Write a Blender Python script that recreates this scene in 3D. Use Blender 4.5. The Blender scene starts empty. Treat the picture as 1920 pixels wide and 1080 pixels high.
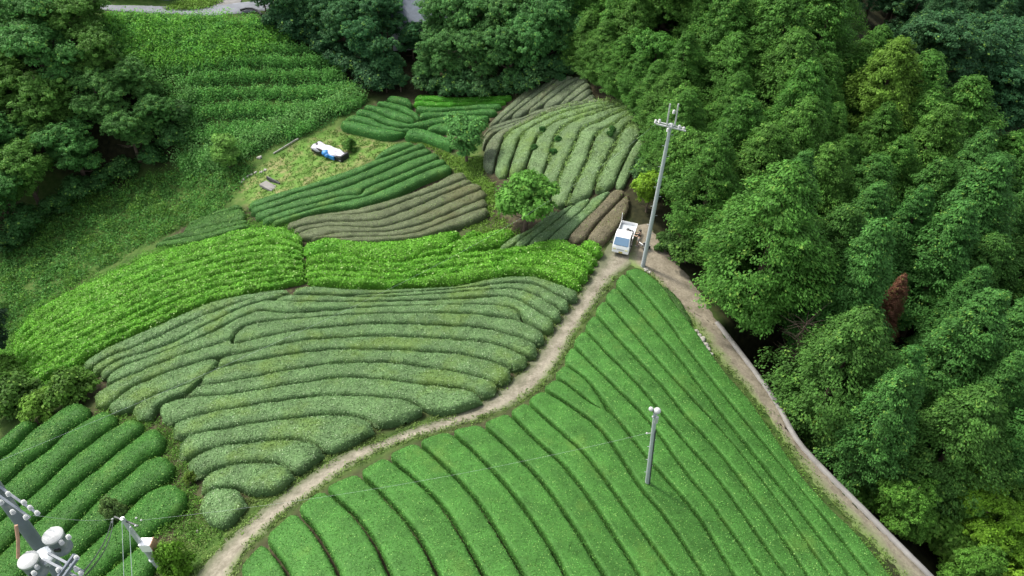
import bpy, bmesh, math, random
import numpy as np
from mathutils import Vector, Matrix

# ---------------------------------------------------------------- camera, light, exposure
SC = bpy.context.scene
COL = SC.collection
cam_d = bpy.data.cameras.new("camera"); cam = bpy.data.objects.new("camera", cam_d); COL.objects.link(cam)
cam_d.sensor_width = 36.0; cam_d.lens = 1350.0 / 1920.0 * 36.0; cam_d.clip_start = 0.5; cam_d.clip_end = 3000
cam.location = (0, 0, 39.0); cam.rotation_euler = (math.radians(90 - 42.0), 0, 0)
SC.camera = cam
SUN_EL, SUN_AZ = math.radians(52), math.radians(-58)      # azimuth from +Y towards +X: behind the field, from the left
W = bpy.data.worlds.new("World"); SC.world = W; W.use_nodes = True
_n = W.node_tree.nodes; _bg = _n.get("Background") or _n.new("ShaderNodeBackground")
_sky = _n.new("ShaderNodeTexSky"); _hs = _n.new("ShaderNodeHueSaturation"); _hs.inputs['Saturation'].default_value = .35; _sky.sky_type = 'NISHITA'; _sky.sun_disc = False
_sky.sun_elevation = SUN_EL; _sky.sun_rotation = SUN_AZ; _sky.dust_density = 3.0; _sky.air_density = 1.0
W.node_tree.links.new(_sky.outputs[0], _hs.inputs['Color']); W.node_tree.links.new(_hs.outputs[0], _bg.inputs[0]); _bg.inputs[1].default_value = 0.15
sun_d = bpy.data.lights.new("sun", 'SUN'); sun_d.energy = 2.1; sun_d.angle = math.radians(7); sun_d.color = (1.0, .95, .84)
sun = bpy.data.objects.new("sun", sun_d); COL.objects.link(sun)
_sv = Vector((math.sin(SUN_AZ) * math.cos(SUN_EL), math.cos(SUN_AZ) * math.cos(SUN_EL), math.sin(SUN_EL)))
sun.rotation_euler = _sv.to_track_quat('Z', 'Y').to_euler(); sun.location = (0, 0, 80)
SC.view_settings.view_transform = 'Standard'; SC.view_settings.look = 'None'; SC.view_settings.gamma = 1.0
SC.view_settings.exposure = 1.2

# ---------------------------------------------------------------- terrain and view geometry
F_PX, PITCH, CAM_Z = 1350.0, math.radians(42.0), 39.0
CP, SP = math.cos(PITCH), math.sin(PITCH)

def ray(px, py):
    a = (np.asarray(px, float) - 960) / F_PX
    b = (540 - np.asarray(py, float)) / F_PX
    return a, b * SP + CP, b * CP - SP          # x, y, z of a ray with unit depth

# control points seen in the view: pixel of the photograph, ground height (m, the truck stands at 0)
CTRL_PX = [
 (1165,470,0),(1240,560,-.4),(1350,640,-.9),(1450,780,-1.4),(1600,960,-2),(1740,1090,-2.4),(1215,440,.3),
 (1050,680,.3),(900,760,1.0),(700,850,2.0),(550,930,2.4),(400,1060,2.6),
 (800,1000,4.6),(1000,950,3.6),(1200,900,2.2),(1250,750,.6),(1050,1080,5.2),(1300,1080,2.8),(600,1080,5.0),(1500,1080,.2),
 (700,600,-2.5),(900,640,-1),(500,650,-3),(300,680,-5),(180,720,-5.6),(500,800,-.3),(350,850,-.6),(250,900,-2.0),(100,900,-4.0),(0,800,-5.8),(100,1060,-2.4),(250,1060,-.2),
 (850,490,-2),(1050,480,-.6),(570,480,-4),(400,480,-6.6),(250,540,-8),(100,640,-9.5),(300,430,-10.5),(150,450,-12.5),(50,560,-12.5),(0,680,-8.5),
 (700,380,-4),(600,420,-4.5),(480,420,-6),(800,300,-4),(600,290,-5.5),(500,330,-7),(400,400,-8.8),
 (700,220,-4.5),(900,200,-3),(850,250,-3.5),(960,380,-2.4),
 (1050,300,0),(1000,220,-1),(1150,220,2.6),(1100,160,2),(1180,330,1.2),(950,320,-2),
 (650,190,-4.2),(450,290,-7),(300,310,-9.5),(400,100,0),(550,100,-1.5),(330,18,2.6),(200,20,3),(450,16,2.2),(150,150,-2),(100,300,-9),
 (800,130,-3),(950,100,0)]
# control points out of sight (under the woods, beyond the frame): x, y, z
CTRL_XY = [
 (16,62,.8),(20,75,3),(28,95,6),(24,115,8),(10,118,4),(36,75,1.5),(44,92,1),(30,60,-2.5),(27,48,-4.0),(27,38,-5),(32,28,-6),(28,20,-5),
 (44,60,-7),(44,44,-10),(48,28,-12),(60,80,-8),(64,62,-13),(64,40,-17),(78,105,-14),(70,120,-10),(95,125,-6),(120,150,10),(100,160,4),(150,140,18),(90,80,-18),(120,110,-4),(100,40,-20),(160,60,-10),
 (0,128,-1),(-20,112,-1),(-40,125,4),(-70,125,6),(-90,95,-2),(-75,75,-10),(-60,55,-14),(-48,40,-10),(-38,28,-6),(-30,15,-4),(-60,20,-16),(-100,50,-12),
 (0,10,6.5),(-12,10,4),(15,10,3),(25,8,-2),(45,5,-12),(0,-15,7),(-40,-15,-8),(40,-15,-8),(-130,120,14),(-120,0,-14),(120,0,-18),(-60,170,16),(0,175,8),(60,170,12),(160,190,40),(-140,180,30)]

_a = np.array(CTRL_PX, float)
_dx, _dy, _dz = ray(_a[:, 0], _a[:, 1])
_t = (_a[:, 2] - CAM_Z) / _dz
CTRL = np.concatenate([np.stack([_dx * _t, _dy * _t, _a[:, 2]], 1), np.array(CTRL_XY, float)])

def _k(r2):
    return 0.5 * r2 * np.log(np.maximum(r2, 1e-9))

def fit_tps(P, lam):
    n = len(P); S = 50.0; q = P[:, :2] / S
    K = _k(((q[:, None] - q[None]) ** 2).sum(-1)) + lam * np.eye(n)
    A = np.zeros((n + 3, n + 3)); A[:n, :n] = K; A[:n, n] = 1; A[:n, n + 1:] = q; A[n:, :n] = A[:n, n:].T
    w = np.linalg.solve(A, np.concatenate([P[:, 2], np.zeros(3)]))
    def f(x, y):
        x = np.asarray(x, float) / S; y = np.asarray(y, float) / S
        out = w[n] + w[n + 1] * x + w[n + 2] * y
        for i in range(n):
            out = out + w[i] * _k((x - q[i, 0]) ** 2 + (y - q[i, 1]) ** 2)
        return out
    return f
_tps = fit_tps(CTRL, 0.004)

GX0, GX1, GY0, GY1, GS = -110.0, 130.0, -10.0, 190.0, 0.5
_gx = np.arange(GX0, GX1 + .01, GS); _gy = np.arange(GY0, GY1 + .01, GS)
_GXX, _GYY = np.meshgrid(_gx, _gy)
GRID0 = _tps(_GXX, _GYY)

def bilin(G, x, y):
    u = np.clip((np.asarray(x, float) - GX0) / GS, 0, len(_gx) - 1.001); v = np.clip((np.asarray(y, float) - GY0) / GS, 0, len(_gy) - 1.001)
    i = u.astype(int); j = v.astype(int); a = u - i; b = v - j
    return (G[j, i] * (1 - a) + G[j, i + 1] * a) * (1 - b) + (G[j + 1, i] * (1 - a) + G[j + 1, i + 1] * a) * b

def smooth01(t):
    t = np.clip(t, 0, 1); return t * t * (3 - 2 * t)

def hit(px, py, up=0.0, grid=None):
    """the point of the terrain (raised by up) that a pixel of the photograph looks at"""
    G = GRID if grid is None else grid
    dx, dy, dz = ray(px, py)
    t = np.full(np.shape(dx), 12.0); dt = 0.5; done = np.zeros(np.shape(dx), bool); lo = t.copy()
    for _ in range(420):
        z = CAM_Z + dz * t
        below = z <= bilin(G, dx * t, dy * t) + up
        done |= below
        lo = np.where(done, lo, t); t = np.where(done, t, t + dt)
    a, b = lo, t
    for _ in range(14):
        m = (a + b) / 2; below = CAM_Z + dz * m <= bilin(G, dx * m, dy * m) + up
        b = np.where(below, m, b); a = np.where(below, a, m)
    return np.stack([dx * b, dy * b, CAM_Z + dz * b], -1)

def spline(pts, n=8):
    P = np.array(pts, float)
    if len(P) < 3:
        s = np.linspace(0, 1, n * (len(P) - 1) + 1)[:, None]; return P[0] * (1 - s) + P[-1] * s
    E = np.concatenate([[2 * P[0] - P[1]], P, [2 * P[-1] - P[-2]]]); out = []
    for i in range(1, len(E) - 2):
        for t in np.arange(n) / n:
            p0, p1, p2, p3 = E[i - 1:i + 3]
            out.append(.5 * (2 * p1 + (p2 - p0) * t + (2 * p0 - 5 * p1 + 4 * p2 - p3) * t * t + (3 * p1 - p0 - 3 * p2 + p3) * t ** 3))
    out.append(P[-1]); return np.array(out)

def resample(P, n):
    d = np.r_[0, np.cumsum(np.linalg.norm(np.diff(P, axis=0), axis=1))]
    s = np.linspace(0, d[-1], n)
    return np.stack([np.interp(s, d, P[:, k]) for k in range(P.shape[1])], 1)

# the retaining wall on the valley side of the farm road, and the drop behind it
WALL_PX = [(1343,603),(1382,653),(1428,714),(1460,763),(1496,827),(1551,887),(1617,953),(1684,1020),(1744,1080),(1795,1130)]
_w = spline(WALL_PX, 4)
WALL_XY = hit(_w[:, 0], _w[:, 1], 0.2, GRID0)[:, :2]
def sdist(P, x, y):
    """distance to a polyline, positive on its right, and the share of the way along it"""
    x = np.asarray(x, float); y = np.asarray(y, float)
    best = np.full(x.shape, 1e9); sd = np.zeros(x.shape); al = np.zeros(x.shape); n = len(P) - 1
    for i in range(n):
        ax, ay = P[i]; bx, by = P[i + 1]; ex, ey = bx - ax, by - ay; L2 = ex * ex + ey * ey
        t = np.clip(((x - ax) * ex + (y - ay) * ey) / L2, 0, 1)
        dx, dy = x - ax - t * ex, y - ay - t * ey; d = dx * dx + dy * dy
        m = d < best
        best = np.where(m, d, best); cr = ex * dy - ey * dx
        sd = np.where(m, np.where(cr > 0, -1, 1) * np.sqrt(d), sd); al = np.where(m, (i + t) / n, al)
    return sd, al
_sd, _al = sdist(WALL_XY[:, :2], _GXX, _GYY)   # the wall runs towards the camera: the valley is on its left
_sd = -_sd
GRID = GRID0 - 3.2 * smooth01((_sd - .15) / .9) * smooth01((14 - _sd) / 8) * smooth01(_al / .06) * (_GYY < 75)
def ground(x, y):
    return bilin(GRID, x, y)

# ---------------------------------------------------------------- tea rows traced as the dark lines between them (pixels of the photograph)
def crop(x0, y0, k, pts): return [(x0 + x / k, y0 + y / k) for x, y in pts]

# field right of the track: gap lines from the track downwards
FG = [
 [(446,1062),(452,1085),(460,1110),(470,1140)],
 [(490,1006),(510,1032),(533,1063),(543,1085),(555,1115),(566,1145)],
 [(550,951),(583,987),(610,1027),(633,1073),(655,1130)],
 [(600,912),(643,945),(677,980),(707,1027),(730,1077),(755,1135)],
 [(666,882),(717,927),(770,987),(797,1030),(822,1080),(848,1135)],
 [(720,850),(780,900),(830,950),(867,1007),(908,1080),(938,1135)],
 [(777,823),(837,877),(893,937),(930,993),(982,1080),(1013,1135)],
 [(838,803),(887,845),(940,900),(990,963),(1033,1027),(1062,1080),(1093,1135)],
 [(898,790),(957,843),(1013,900),(1073,983),(1133,1080),(1165,1135)],
 [(950,768),(1000,820),(1060,877),(1123,960),(1200,1080),(1234,1135)],
 [(983,748),(1040,800),(1093,847),(1140,907),(1190,977),(1266,1080),(1305,1135)],
 [(1013,726),(1073,763),(1133,813),(1200,913),(1240,960),(1280,1017),(1320,1080),(1357,1135)],
 [(1035,706),(1063,720),(1107,753),(1147,775),(1180,815),(1213,857),(1280,933),(1317,980),(1347,1030),(1377,1080),(1412,1135)],
 [(1053,677),(1103,715),(1143,768),(1181,815),(1213,857),(1280,933),(1317,980),(1347,1030),(1377,1080),(1412,1135)],
 [(1070,642),(1107,680),(1150,722),(1217,790),(1280,878),(1330,940),(1380,1010),(1427,1080),(1465,1135)],
 [(1092,612),(1133,657),(1195,720),(1280,823),(1347,900),(1413,993),(1473,1080),(1512,1135)],
 [(1112,583),(1160,637),(1238,720),(1280,773),(1360,863),(1430,957),(1515,1080),(1553,1135)],
 [(1130,556),(1173,607),(1233,677),(1280,728),(1380,837),(1467,950),(1557,1080),(1595,1135)],
 [(1150,531),(1200,587),(1280,680),(1310,722),(1397,830),(1497,953),(1593,1080),(1634,1135)],
 [(1166,505),(1207,550),(1257,610),(1280,643),(1340,720),(1420,817),(1527,947),(1630,1080),(1672,1135)],
 [(1192,497),(1237,528),(1262,562),(1296,605),(1340,668),(1372,710),(1412,757),(1513,900),(1613,1007),(1668,1075),(1712,1135)],
]
# mid field, grey green: (upper line, lower line) of each row
G0 = [(148,686),(200,654),(250,632),(300,609),(350,586),(400,567),(475,549),(520,541),(543,540)]
A_ = [(165,692),(212,666),(250,652),(300,631),(350,606),(400,586),(450,568),(490,556),(520,551),(543,551)]
B_ = [(180,701),(225,675),(275,660),(325,641),(375,616),(425,591),(462,575),(490,566),(509,563)]
C_ = [(193,710),(225,690),(275,671),(325,653),(375,633),(412,616),(450,597),(485,584)]
D_ = [(205,718),(250,703),(300,682),(350,663),(395,650),(430,637),(450,617),(475,607),(525,600),(580,595)]
G0R = [(552,537),(600,536),(655,540),(705,540),(780,537),(855,533),(940,518),(990,516),(1020,521),(1052,533),(1092,549)]
g1 = [(545,551),(600,551),(655,551),(740,546),(815,541),(890,535),(952,529),(990,530),(1015,536),(1040,550),(1074,566)]
g2 = [(650,552),(740,553),(815,548.5),(890,543),(952,540),(978,543),(1002,552),(1032,569),(1058,585)]
g3 = [(509,567),(592,565.5),(665,564),(740,562),(815,560),(890,557),(932,555),(955,556),(980,565),(1015,587),(1045,603)]
g4 = [(485,586),(530,586),(605,582),(670,576),(740,572),(865,570),(927,572),(965,579),(982,597),(1002,612),(1030,624)]
g5 = [(580,595),(655,590),(740,587.5),(865,587.5),(940,595),(976,602)]
g6 = [(435,645),(480,636),(555,621),(630,612.5),(717,607.5),(802,609),(865,612.5),(915,617),(952,627),(990,638),(1014,647)]
g7l = [(188,768),(207,756),(242,728),(272,715),(300,703),(350,686),(387,675),(410,668)]
g7 = g7l + [(475,658),(555,641),(630,634),(717,630.5),(815,634),(890,640),(940,648),(977,663),(999,672)]
g8 = [(403,693),(450,681),(530,667),(580,660),(630,656),(740,656),(815,660),(877,666),(935,681),(967,694)]
g9 = [(372,723),(425,717),(475,707),(525,697),(580,688),(630,681),(680,680),(730,681),(780,685),(855,697),(905,709),(944,722)]
g10 = [(352,744),(400,742),(450,737),(525,724),(580,716),(630,708),(680,708),(730,712),(780,719),(830,723),(880,732),(908,746)]
g11 = [(315,799),(335,788),(385,775),(460,761),(535,750),(580,744),(630,741),(680,742),(730,746),(767,751),(809,769)]
g12 = [(330,824),(360,814),(410,805),(460,796),(535,785),(597,777),(640,776),(680,783),(708,801)]
g13 = [(340,864),(372,848),(410,837),(460,830),(522,823),(560,823),(590,833),(610,844)]
g14 = [(370,899),(397,881),(435,871),(485,866),(522,868),(553,884)]
L6b = [(235,774),(245,765),(285,743),(335,727),(370,716),(398,694),(408,680)]
L7b = [(279,789),(295,763),(315,750),(340,741),(354,733)]
MID = [
 (G0, A_), (A_, B_), (G0R, g1), (g1[2:], g2), ([(515,558),(545,552),(600,552),(650,553)] + g2[1:], g3),
 (B_ + g3[1:], C_ + g4[1:]), ([(190,716)] + C_[1:] + g4[1:9], D_ + g5[1:]), ([(436,634),(452,619)] + D_[7:] + g5[1:-1] + [(975,601),(1026,626)], g6),
 ([(166,744),(205,722)] + D_[1:6] + g6, g7), (g7l, L6b), ([(410,672)] + g7[8:], g8), ([(374,712),(403,694)] + g8[1:], g9),
 ([(356,733),(374,724)] + g9[1:], g10), (L6b[:6], L7b), ([(294,775),(300,763),(317,752),(352,745)] + g10[1:], g11 + [(850,768),(902,752)]),
 ([(318,806),(335,790)] + g11[2:], g12), ([(328,836),(345,824)] + g12[1:], g13 + [(640,837),(690,812)]),
 ([(342,878),(356,862)] + g13[2:] , g14 + [(575,872),(603,852)]), ([(372,912),(385,893)] + g14[2:], [(379,924),(412,914),(445,914),(465,923),(495,922),(522,915),(548,894)]),
 ([(370,936),(400,914),(437,913),(464,930)], [(376,970),(396,983),(420,985),(455,955)]),
]
# unpruned bright hedges left of the mid field: rows between an upper and a lower line
LBT = [(30,640),(67,583),(150,543),(233,505),(283,482),(350,462),(417,444),(467,430),(517,428),(548,434),(566,449)]
LBB = [(30,738),(90,708),(142,684),(200,651),(250,629),(300,606),(350,583),(400,564),(475,546),(520,538),(560,532),(574,528)]
# bright hedges right of them
r1 = [(572,488),(615,478),(665,486),(740,495),(800,485),(870,477),(930,471),(990,463),(1022,456),(1052,453),(1085,465),(1123,486)]
r2 = [(572,500),(640,497),(740,504),(800,496),(900,484),(1002,473),(1040,472),(1072,478),(1117,497)]
r3 = [(572,512),(640,510),(740,515),(800,508),(900,497),(965,486),(1015,482),(1052,490),(1090,503),(1107,515)]
r4 = [(574,524),(640,522),(740,526),(800,520),(900,508),(940,502),(990,500),(1027,502),(1065,518),(1093,532)]
G0b = [(580,534),(655,538),(705,538),(780,535),(855,531),(940,516),(990,514),(1020,519),(1052,531),(1085,546)]
BRIGHT = [
 ([(568,461),(615,451),(660,456),(715,456),(790,448),(862,436)], [(570,487),(615,476),(665,484),(740,493),(772,484),(830,464),(864,446)]),
 ([(772,486),(830,467),(875,441),(902,433)], [(800,483),(830,477),(862,461),(904,439)]),
 ([(838,478),(875,453),(920,438),(960,433)], [(868,476),(900,470),(940,459),(968,438)]),
 (r1, r2), (r2, r3), (r3, r4), (r4, G0b), ([(1084,459),(1105,455),(1131,466)], [(1090,468),(1110,477),(1125,485)]),
]
# dark green rows at the lower left
b1 = [(-60,910),(0,863),(32,840),(62,807),(95,785),(125,762),(152,752)]
b2 = [(-60,965),(0,917),(25,897),(60,867),(95,842),(130,810),(170,785),(207,766)]
b3 = [(-60,1025),(0,980),(55,937),(100,895),(150,850),(200,812),(254,781)]
b4 = [(-60,1090),(0,1040),(55,990),(100,955),(140,915),(190,875),(237,837),(280,806),(303,803)]
b5 = [(0,1130),(60,1070),(130,995),(162,962),(200,925),(250,885),(275,863),(318,853)]
b6 = [(60,1130),(100,1090),(159,1035),(187,1009),(215,985),(249,947),(281,920),(333,902)]
b7 = [(150,1125),(195,1079),(225,1052),(262,1024),(300,992),(335,968),(362,944)]
BL = [([(-60,875),(0,827),(30,802),(60,782)], [(-60,910),(0,863),(32,840),(74,800)]), (b1, b2[:7] + [(182,780)]), (b2, b3[:6] + [(230,797)]), (b3, b4[:8]),
      (b4, b5[:7] + [(318,842)]), (b5, b6[:6] + [(300,912),(336,893)]), (b6, b7), ([(150,1127),(195,1081),(225,1054),(262,1026),(288,1006)], [(225,1135),(280,1085),(304,1046)])]
# dark green and brown rows below the clearing
c = lambda pts: crop(440, 250, 4, pts)
u2 = c([(106,580),(300,520),(500,450),(700,395),(900,330),(1100,245),(1300,165),(1445,118)])
u3 = c([(130,620),(300,570),(500,505),(700,460),(900,390),(1100,310),(1300,220),(1505,150)])
u4 = c([(180,665),(400,590),(600,540),(800,485),(930,470),(1000,420),(1200,340),(1400,255),(1560,190)])
u5 = c([(240,690),(400,640),(600,580),(800,530),(1000,480),(1200,395),(1400,310),(1610,230)])
u6 = c([(350,690),(500,640),(700,590),(900,565),(1000,540),(1200,480),(1400,380),(1550,320),(1645,285)])
v1 = c([(362,702),(560,632),(750,617),(900,612),(1100,580),(1300,510),(1500,440),(1745,342)])
v2 = c([(430,722),(600,682),(750,667),(900,670),(1060,662),(1200,620),(1400,540),(1600,450),(1805,372)])
v3 = c([(440,762),(600,717),(750,702),(900,712),(1050,717),(1200,690),(1400,620),(1600,530),(1885,412)])
v4 = c([(530,800),(650,785),(750,760),(900,755),(1050,755),(1200,740),(1400,690),(1600,610),(1893,482)])
v5 = c([(660,802),(800,800),(900,788),(1050,788),(1250,775),(1400,740),(1600,660),(1898,552)])
v6 = c([(810,822),(1000,825),(1200,812),(1400,790),(1600,730),(1850,640),(1910,600)])
UD = [(c([(1035,203),(1100,150),(1200,95),(1320,75),(1360,88)]), c([(1042,216),(1120,190),(1200,160),(1362,98)])),
      (c([(98,545),(200,500),(400,440),(600,380),(800,310),(1000,240),(1040,218),(1200,164),(1362,98),(1405,84),(1440,98)]), u2),
      (u2, u3), (u3, u4), (u4, u5), (u5, u6)]
UB = [(c([(380,690),(560,618),(700,598),(900,575),(1000,555),(1100,530),(1300,470),(1500,390),(1620,320),(1700,302),(1745,318)]), v1), (v1, v2), (v2, v3), (v3, v4), (v4, v5), (v5, v6)]
s = [[(353,417),(400,397),(450,383)], [(347,427),(393,404),(457,389)], [(340,440),(400,423),(464,410)], [(290,455),(367,443),(417,430),(468,417)], [(290,462),(367,454),(433,436),(474,422)]]
SL = list(zip(s[:-1], s[1:]))
# rows beside the clearing, in front of the dark trees
UM = [([(640,229),(673,233),(717,244),(746,249),(764,247)], [(637,241),(683,252),(725,260),(758,254)]),
 ([(758,252),(777,244),(798,247),(829,258),(848,268)], [(760,262),(787,263),(808,269),(831,276),(848,283)]),
 ([(660,217),(694,223),(717,233),(746,240),(775,241)], [(640,228),(673,232),(717,243),(746,247),(776,246)]),
 ([(673,205),(704,212),(735,225),(767,233),(788,231),(829,222),(892,219),(925,219)], [(662,217),(694,222),(717,232),(746,239),(775,240),(800,238),(845,231),(905,229)]),
 ([(690,197),(735,207),(767,218),(783,229)], [(676,205),(704,211),(735,224),(767,232)]),
 ([(715,190),(756,199),(777,209),(790,220)], [(700,196),(735,205),(767,217),(784,228)]),
 ([(727,181),(746,183),(771,189)], [(722,190),(756,197),(776,203)]),
 ([(785,213),(829,211),(892,207),(935,204)], [(784,227),(798,222),(829,219),(892,216),(929,215)]),
 ([(777,200),(829,202),(892,197),(944,194)], [(781,210),(808,211),(871,206),(938,204)]),
 ([(773,190),(850,192),(953,186)], [(776,199),(829,201),(892,196),(944,194)]),
 ([(781,178),(850,183),(964,178)], [(774,190),(850,192),(953,186)]),
 ([(798,240),(850,231),(906,230)], [(800,247),(850,248),(900,241)])]
# upper right slope: curved rows
c = lambda pts: crop(860, 130, 4.8, pts)
d = lambda pts: crop(800, 300, 4, pts)
f0 = c([(238,540),(330,440),(450,330),(560,230),(650,165)])
f1 = c([(330,500),(430,415),(560,305),(700,195),(795,108)])
f2 = c([(440,455),(560,355),(700,245),(830,145),(945,62)])
f3 = c([(590,410),(700,320),(800,235),(920,145),(1075,60)])
f4 = c([(720,355),(800,295),(900,215),(1000,145),(1135,65)])
f5 = c([(900,312),(1000,235),(1100,155),(1185,108)])
c0 = c([(215,600),(300,520),(440,462),(590,420),(720,362),(900,315),(1000,290),(1100,225),(1190,165)])
c1 = c([(213,655),(280,565),(400,512),(560,452),(700,402),(860,352),(1000,312),(1100,280),(1225,212)])
c2 = c([(213,730),(260,645),(360,565),(500,500),(640,435),(800,382),(950,332),(1100,300),(1245,278)])
c3 = c([(310,935),(350,760),(410,610),(500,545),(650,472),(800,405),(1000,350),(1200,312),(1335,292)])
c4 = c([(425,980),(490,770),(560,600),(650,532),(780,462),(900,412),(1100,355),(1300,322),(1425,310)])
c5 = c([(590,910),(650,745),(720,590),(850,490),(1000,440),(1130,400),(1330,340),(1490,313)])
q1 = c([(735,1000),(800,830),(860,625),(920,532),(1050,462),(1200,412),(1400,345),(1580,310)])
q2 = c([(805,1180),(860,1065),(950,860),(1050,650),(1105,545),(1250,482),(1400,405),(1560,345),(1680,335)])
q3 = d([(1000,368),(1060,300),(1100,200),(1200,0)]) + c([(1200,650),(1270,552),(1400,492),(1500,425),(1620,382),(1720,380)])
q4 = d([(1250,258),(1250,220),(1280,130),(1350,0)]) + c([(1400,680),(1450,575),(1520,505),(1625,460)])
q5 = d([(1400,200),(1430,130),(1490,0)]) + c([(1580,680),(1645,600)])
UR = [(f0, f1), (f1, f2), (f2, f3), (f3, f4), (f4, f5), (f5, c0[5:]), (c0, c1), (c1, c2), (c([(215,880),(225,760),(265,655)]) + c2[2:], c3), (c3, c4), (c4, c5), (c5, q1), (q1, q2), (q2, q3), (q3, q4), (q4, q5),
      (q5, d([(1480,215),(1530,100),(1570,0)]) + c([(1620,800),(1680,690)]))]
l0 = d([(515,672),(640,580),(760,522),(860,440),(945,368)])
la = d([(630,652),(720,580),(830,505),(930,435),(1012,372)])
lb = d([(737,642),(830,562),(930,485),(1050,385),(1135,308)])
lc = d([(882,622),(960,542),(1060,462),(1160,382),(1252,268)])
ld = d([(1036,602),(1100,532),(1200,432),(1300,332),(1405,212)])
le = d([(1182,612),(1250,512),(1350,402),(1440,312),(1512,232)])
LR = [(l0, la), (la, lb), (lb, lc), (lc, ld)]
LRB = [(ld, le), (le, d([(1310,645),(1420,522),(1500,412),(1522,332),(1515,250)]))]

TRACK_L = [(1158,425),(1142,455),(1126,485),(1110,512),(1090,545),(1074,567),(1056,590),(1043,610),(1028,630),(1014,652),(998,677),(972,702),(930,735),(895,758),(850,778),(780,800),(700,832),(640,852),(570,897),(500,950),(440,1000),(390,1050),(360,1090),(320,1135)]
TRACK_R = [(1226,432),(1216,462),(1186,494),(1152,518),(1130,548),(1110,578),(1090,606),(1068,640),(1050,675),(1030,703),(1003,733),(968,755),(930,773),(870,795),(800,815),(735,836),(688,858),(640,886),(585,926),(530,966),(480,1010),(445,1058),(438,1090),(425,1135)]
ROAD_L = [(1188,425),(1185,460),(1178,490),(1215,512),(1248,545),(1296,600),(1325,640),(1365,690),(1425,760),(1525,900),(1625,1003),(1690,1080),(1732,1135)]
ROAD_R = [(1216,420),(1238,455),(1265,490),(1290,520),(1318,560),(1345,606),(1382,655),(1428,716),(1460,766),(1496,830),(1551,890),(1617,956),(1684,1023),(1744,1083),(1795,1135)]
# ---------------------------------------------------------------- materials
def nodes(name):
    m = bpy.data.materials.new(name); m.use_nodes = True; nt = m.node_tree
    return m, nt, nt.nodes, nt.links, nt.nodes["Principled BSDF"]

def ramp(N, stops, interp='LINEAR'):
    r = N.new("ShaderNodeValToRGB"); cr = r.color_ramp; cr.interpolation = interp
    while len(cr.elements) < len(stops): cr.elements.new(0.5)
    for e, (p, c) in zip(cr.elements, stops):
        e.position = p; e.color = (*c, 1)
    return r

def mixrgb(N, L, a, b, fac, mode='MIX'):
    x = N.new("ShaderNodeMix"); x.data_type = 'RGBA'; x.blend_type = mode
    for i, v in ((6, a), (7, b), (0, fac)):
        if hasattr(v, 'is_linked') or hasattr(v, 'links'): L.new(v, x.inputs[i])
        elif isinstance(v, tuple): x.inputs[i].default_value = (*v, 1)
        else: x.inputs[i].default_value = v
    return x.outputs[2]

def noise(N, L, scale, detail=4, rough=.55, coord=None):
    g = N.new("ShaderNodeNewGeometry"); n = N.new("ShaderNodeTexNoise")
    n.inputs['Scale'].default_value = scale; n.inputs['Detail'].default_value = detail; n.inputs['Roughness'].default_value = rough
    L.new(coord if coord is not None else g.outputs['Position'], n.inputs['Vector']); return n.outputs['Fac']

def maprange(N, L, v, a, b, c=0.0, d=1.0):
    x = N.new("ShaderNodeMapRange"); x.inputs[1].default_value = a; x.inputs[2].default_value = b; x.inputs[3].default_value = c; x.inputs[4].default_value = d
    L.new(v, x.inputs[0]); return x.outputs[0]

def leaf_material(name, patch=None, patch_lo=.58, patch_hi=.72, patch_amt=.6, tip=(.16, .30, .05), transl=.22, patch_scale=.33, tip_lo=.93):
    m, nt, N, L, b = nodes(name)
    oi = N.new("ShaderNodeObjectInfo"); at = N.new("ShaderNodeAttribute"); at.attribute_name = 'lv'
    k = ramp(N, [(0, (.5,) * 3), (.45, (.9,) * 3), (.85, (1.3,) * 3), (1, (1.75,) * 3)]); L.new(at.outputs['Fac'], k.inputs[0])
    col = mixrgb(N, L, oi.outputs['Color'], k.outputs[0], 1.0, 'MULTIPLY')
    n1 = noise(N, L, .8, 3); col = mixrgb(N, L, col, maprange_rgb(N, L, n1, .3, .7, .8, 1.22), 1.0, 'MULTIPLY')
    if patch:
        pn = noise(N, L, patch_scale, 4, .6); f = maprange(N, L, pn, patch_lo, patch_hi, 0, patch_amt)
        col = mixrgb(N, L, col, patch, f)
    tf = maprange(N, L, at.outputs['Fac'], tip_lo, tip_lo + .04); col = mixrgb(N, L, col, tip, tf)
    L.new(col, b.inputs['Base Color']); b.inputs['Roughness'].default_value = .65; b.inputs['Specular IOR Level'].default_value = .16
    if transl:
        t = N.new("ShaderNodeBsdfTranslucent"); L.new(col, t.inputs[0]); mx = N.new("ShaderNodeMixShader"); mx.inputs[0].default_value = transl
        L.new(b.outputs[0], mx.inputs[1]); L.new(t.outputs[0], mx.inputs[2]); L.new(mx.outputs[0], N["Material Output"].inputs[0])
    return m

def maprange_rgb(N, L, v, a, b, c, d):
    x = maprange(N, L, v, a, b, c, d); cb = N.new("ShaderNodeCombineColor")
    for i in range(3): L.new(x, cb.inputs[i])
    return cb.outputs[0]

def plain(name, col, rough=.5, metal=0.0, var=.12, scale=6.0, spec=.5, dirt=None):
    m, nt, N, L, b = nodes(name)
    n = noise(N, L, scale, 5); c = mixrgb(N, L, tuple(col), maprange_rgb(N, L, n, .25, .75, 1 - var, 1 + var), 1.0, 'MULTIPLY')
    if dirt:
        d = noise(N, L, scale * .35, 6, .65); c = mixrgb(N, L, c, dirt, maprange(N, L, d, .52, .72, 0, .55))
    L.new(c, b.inputs['Base Color']); b.inputs['Roughness'].default_value = rough; b.inputs['Metallic'].default_value = metal; b.inputs['Specular IOR Level'].default_value = spec
    return m

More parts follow.
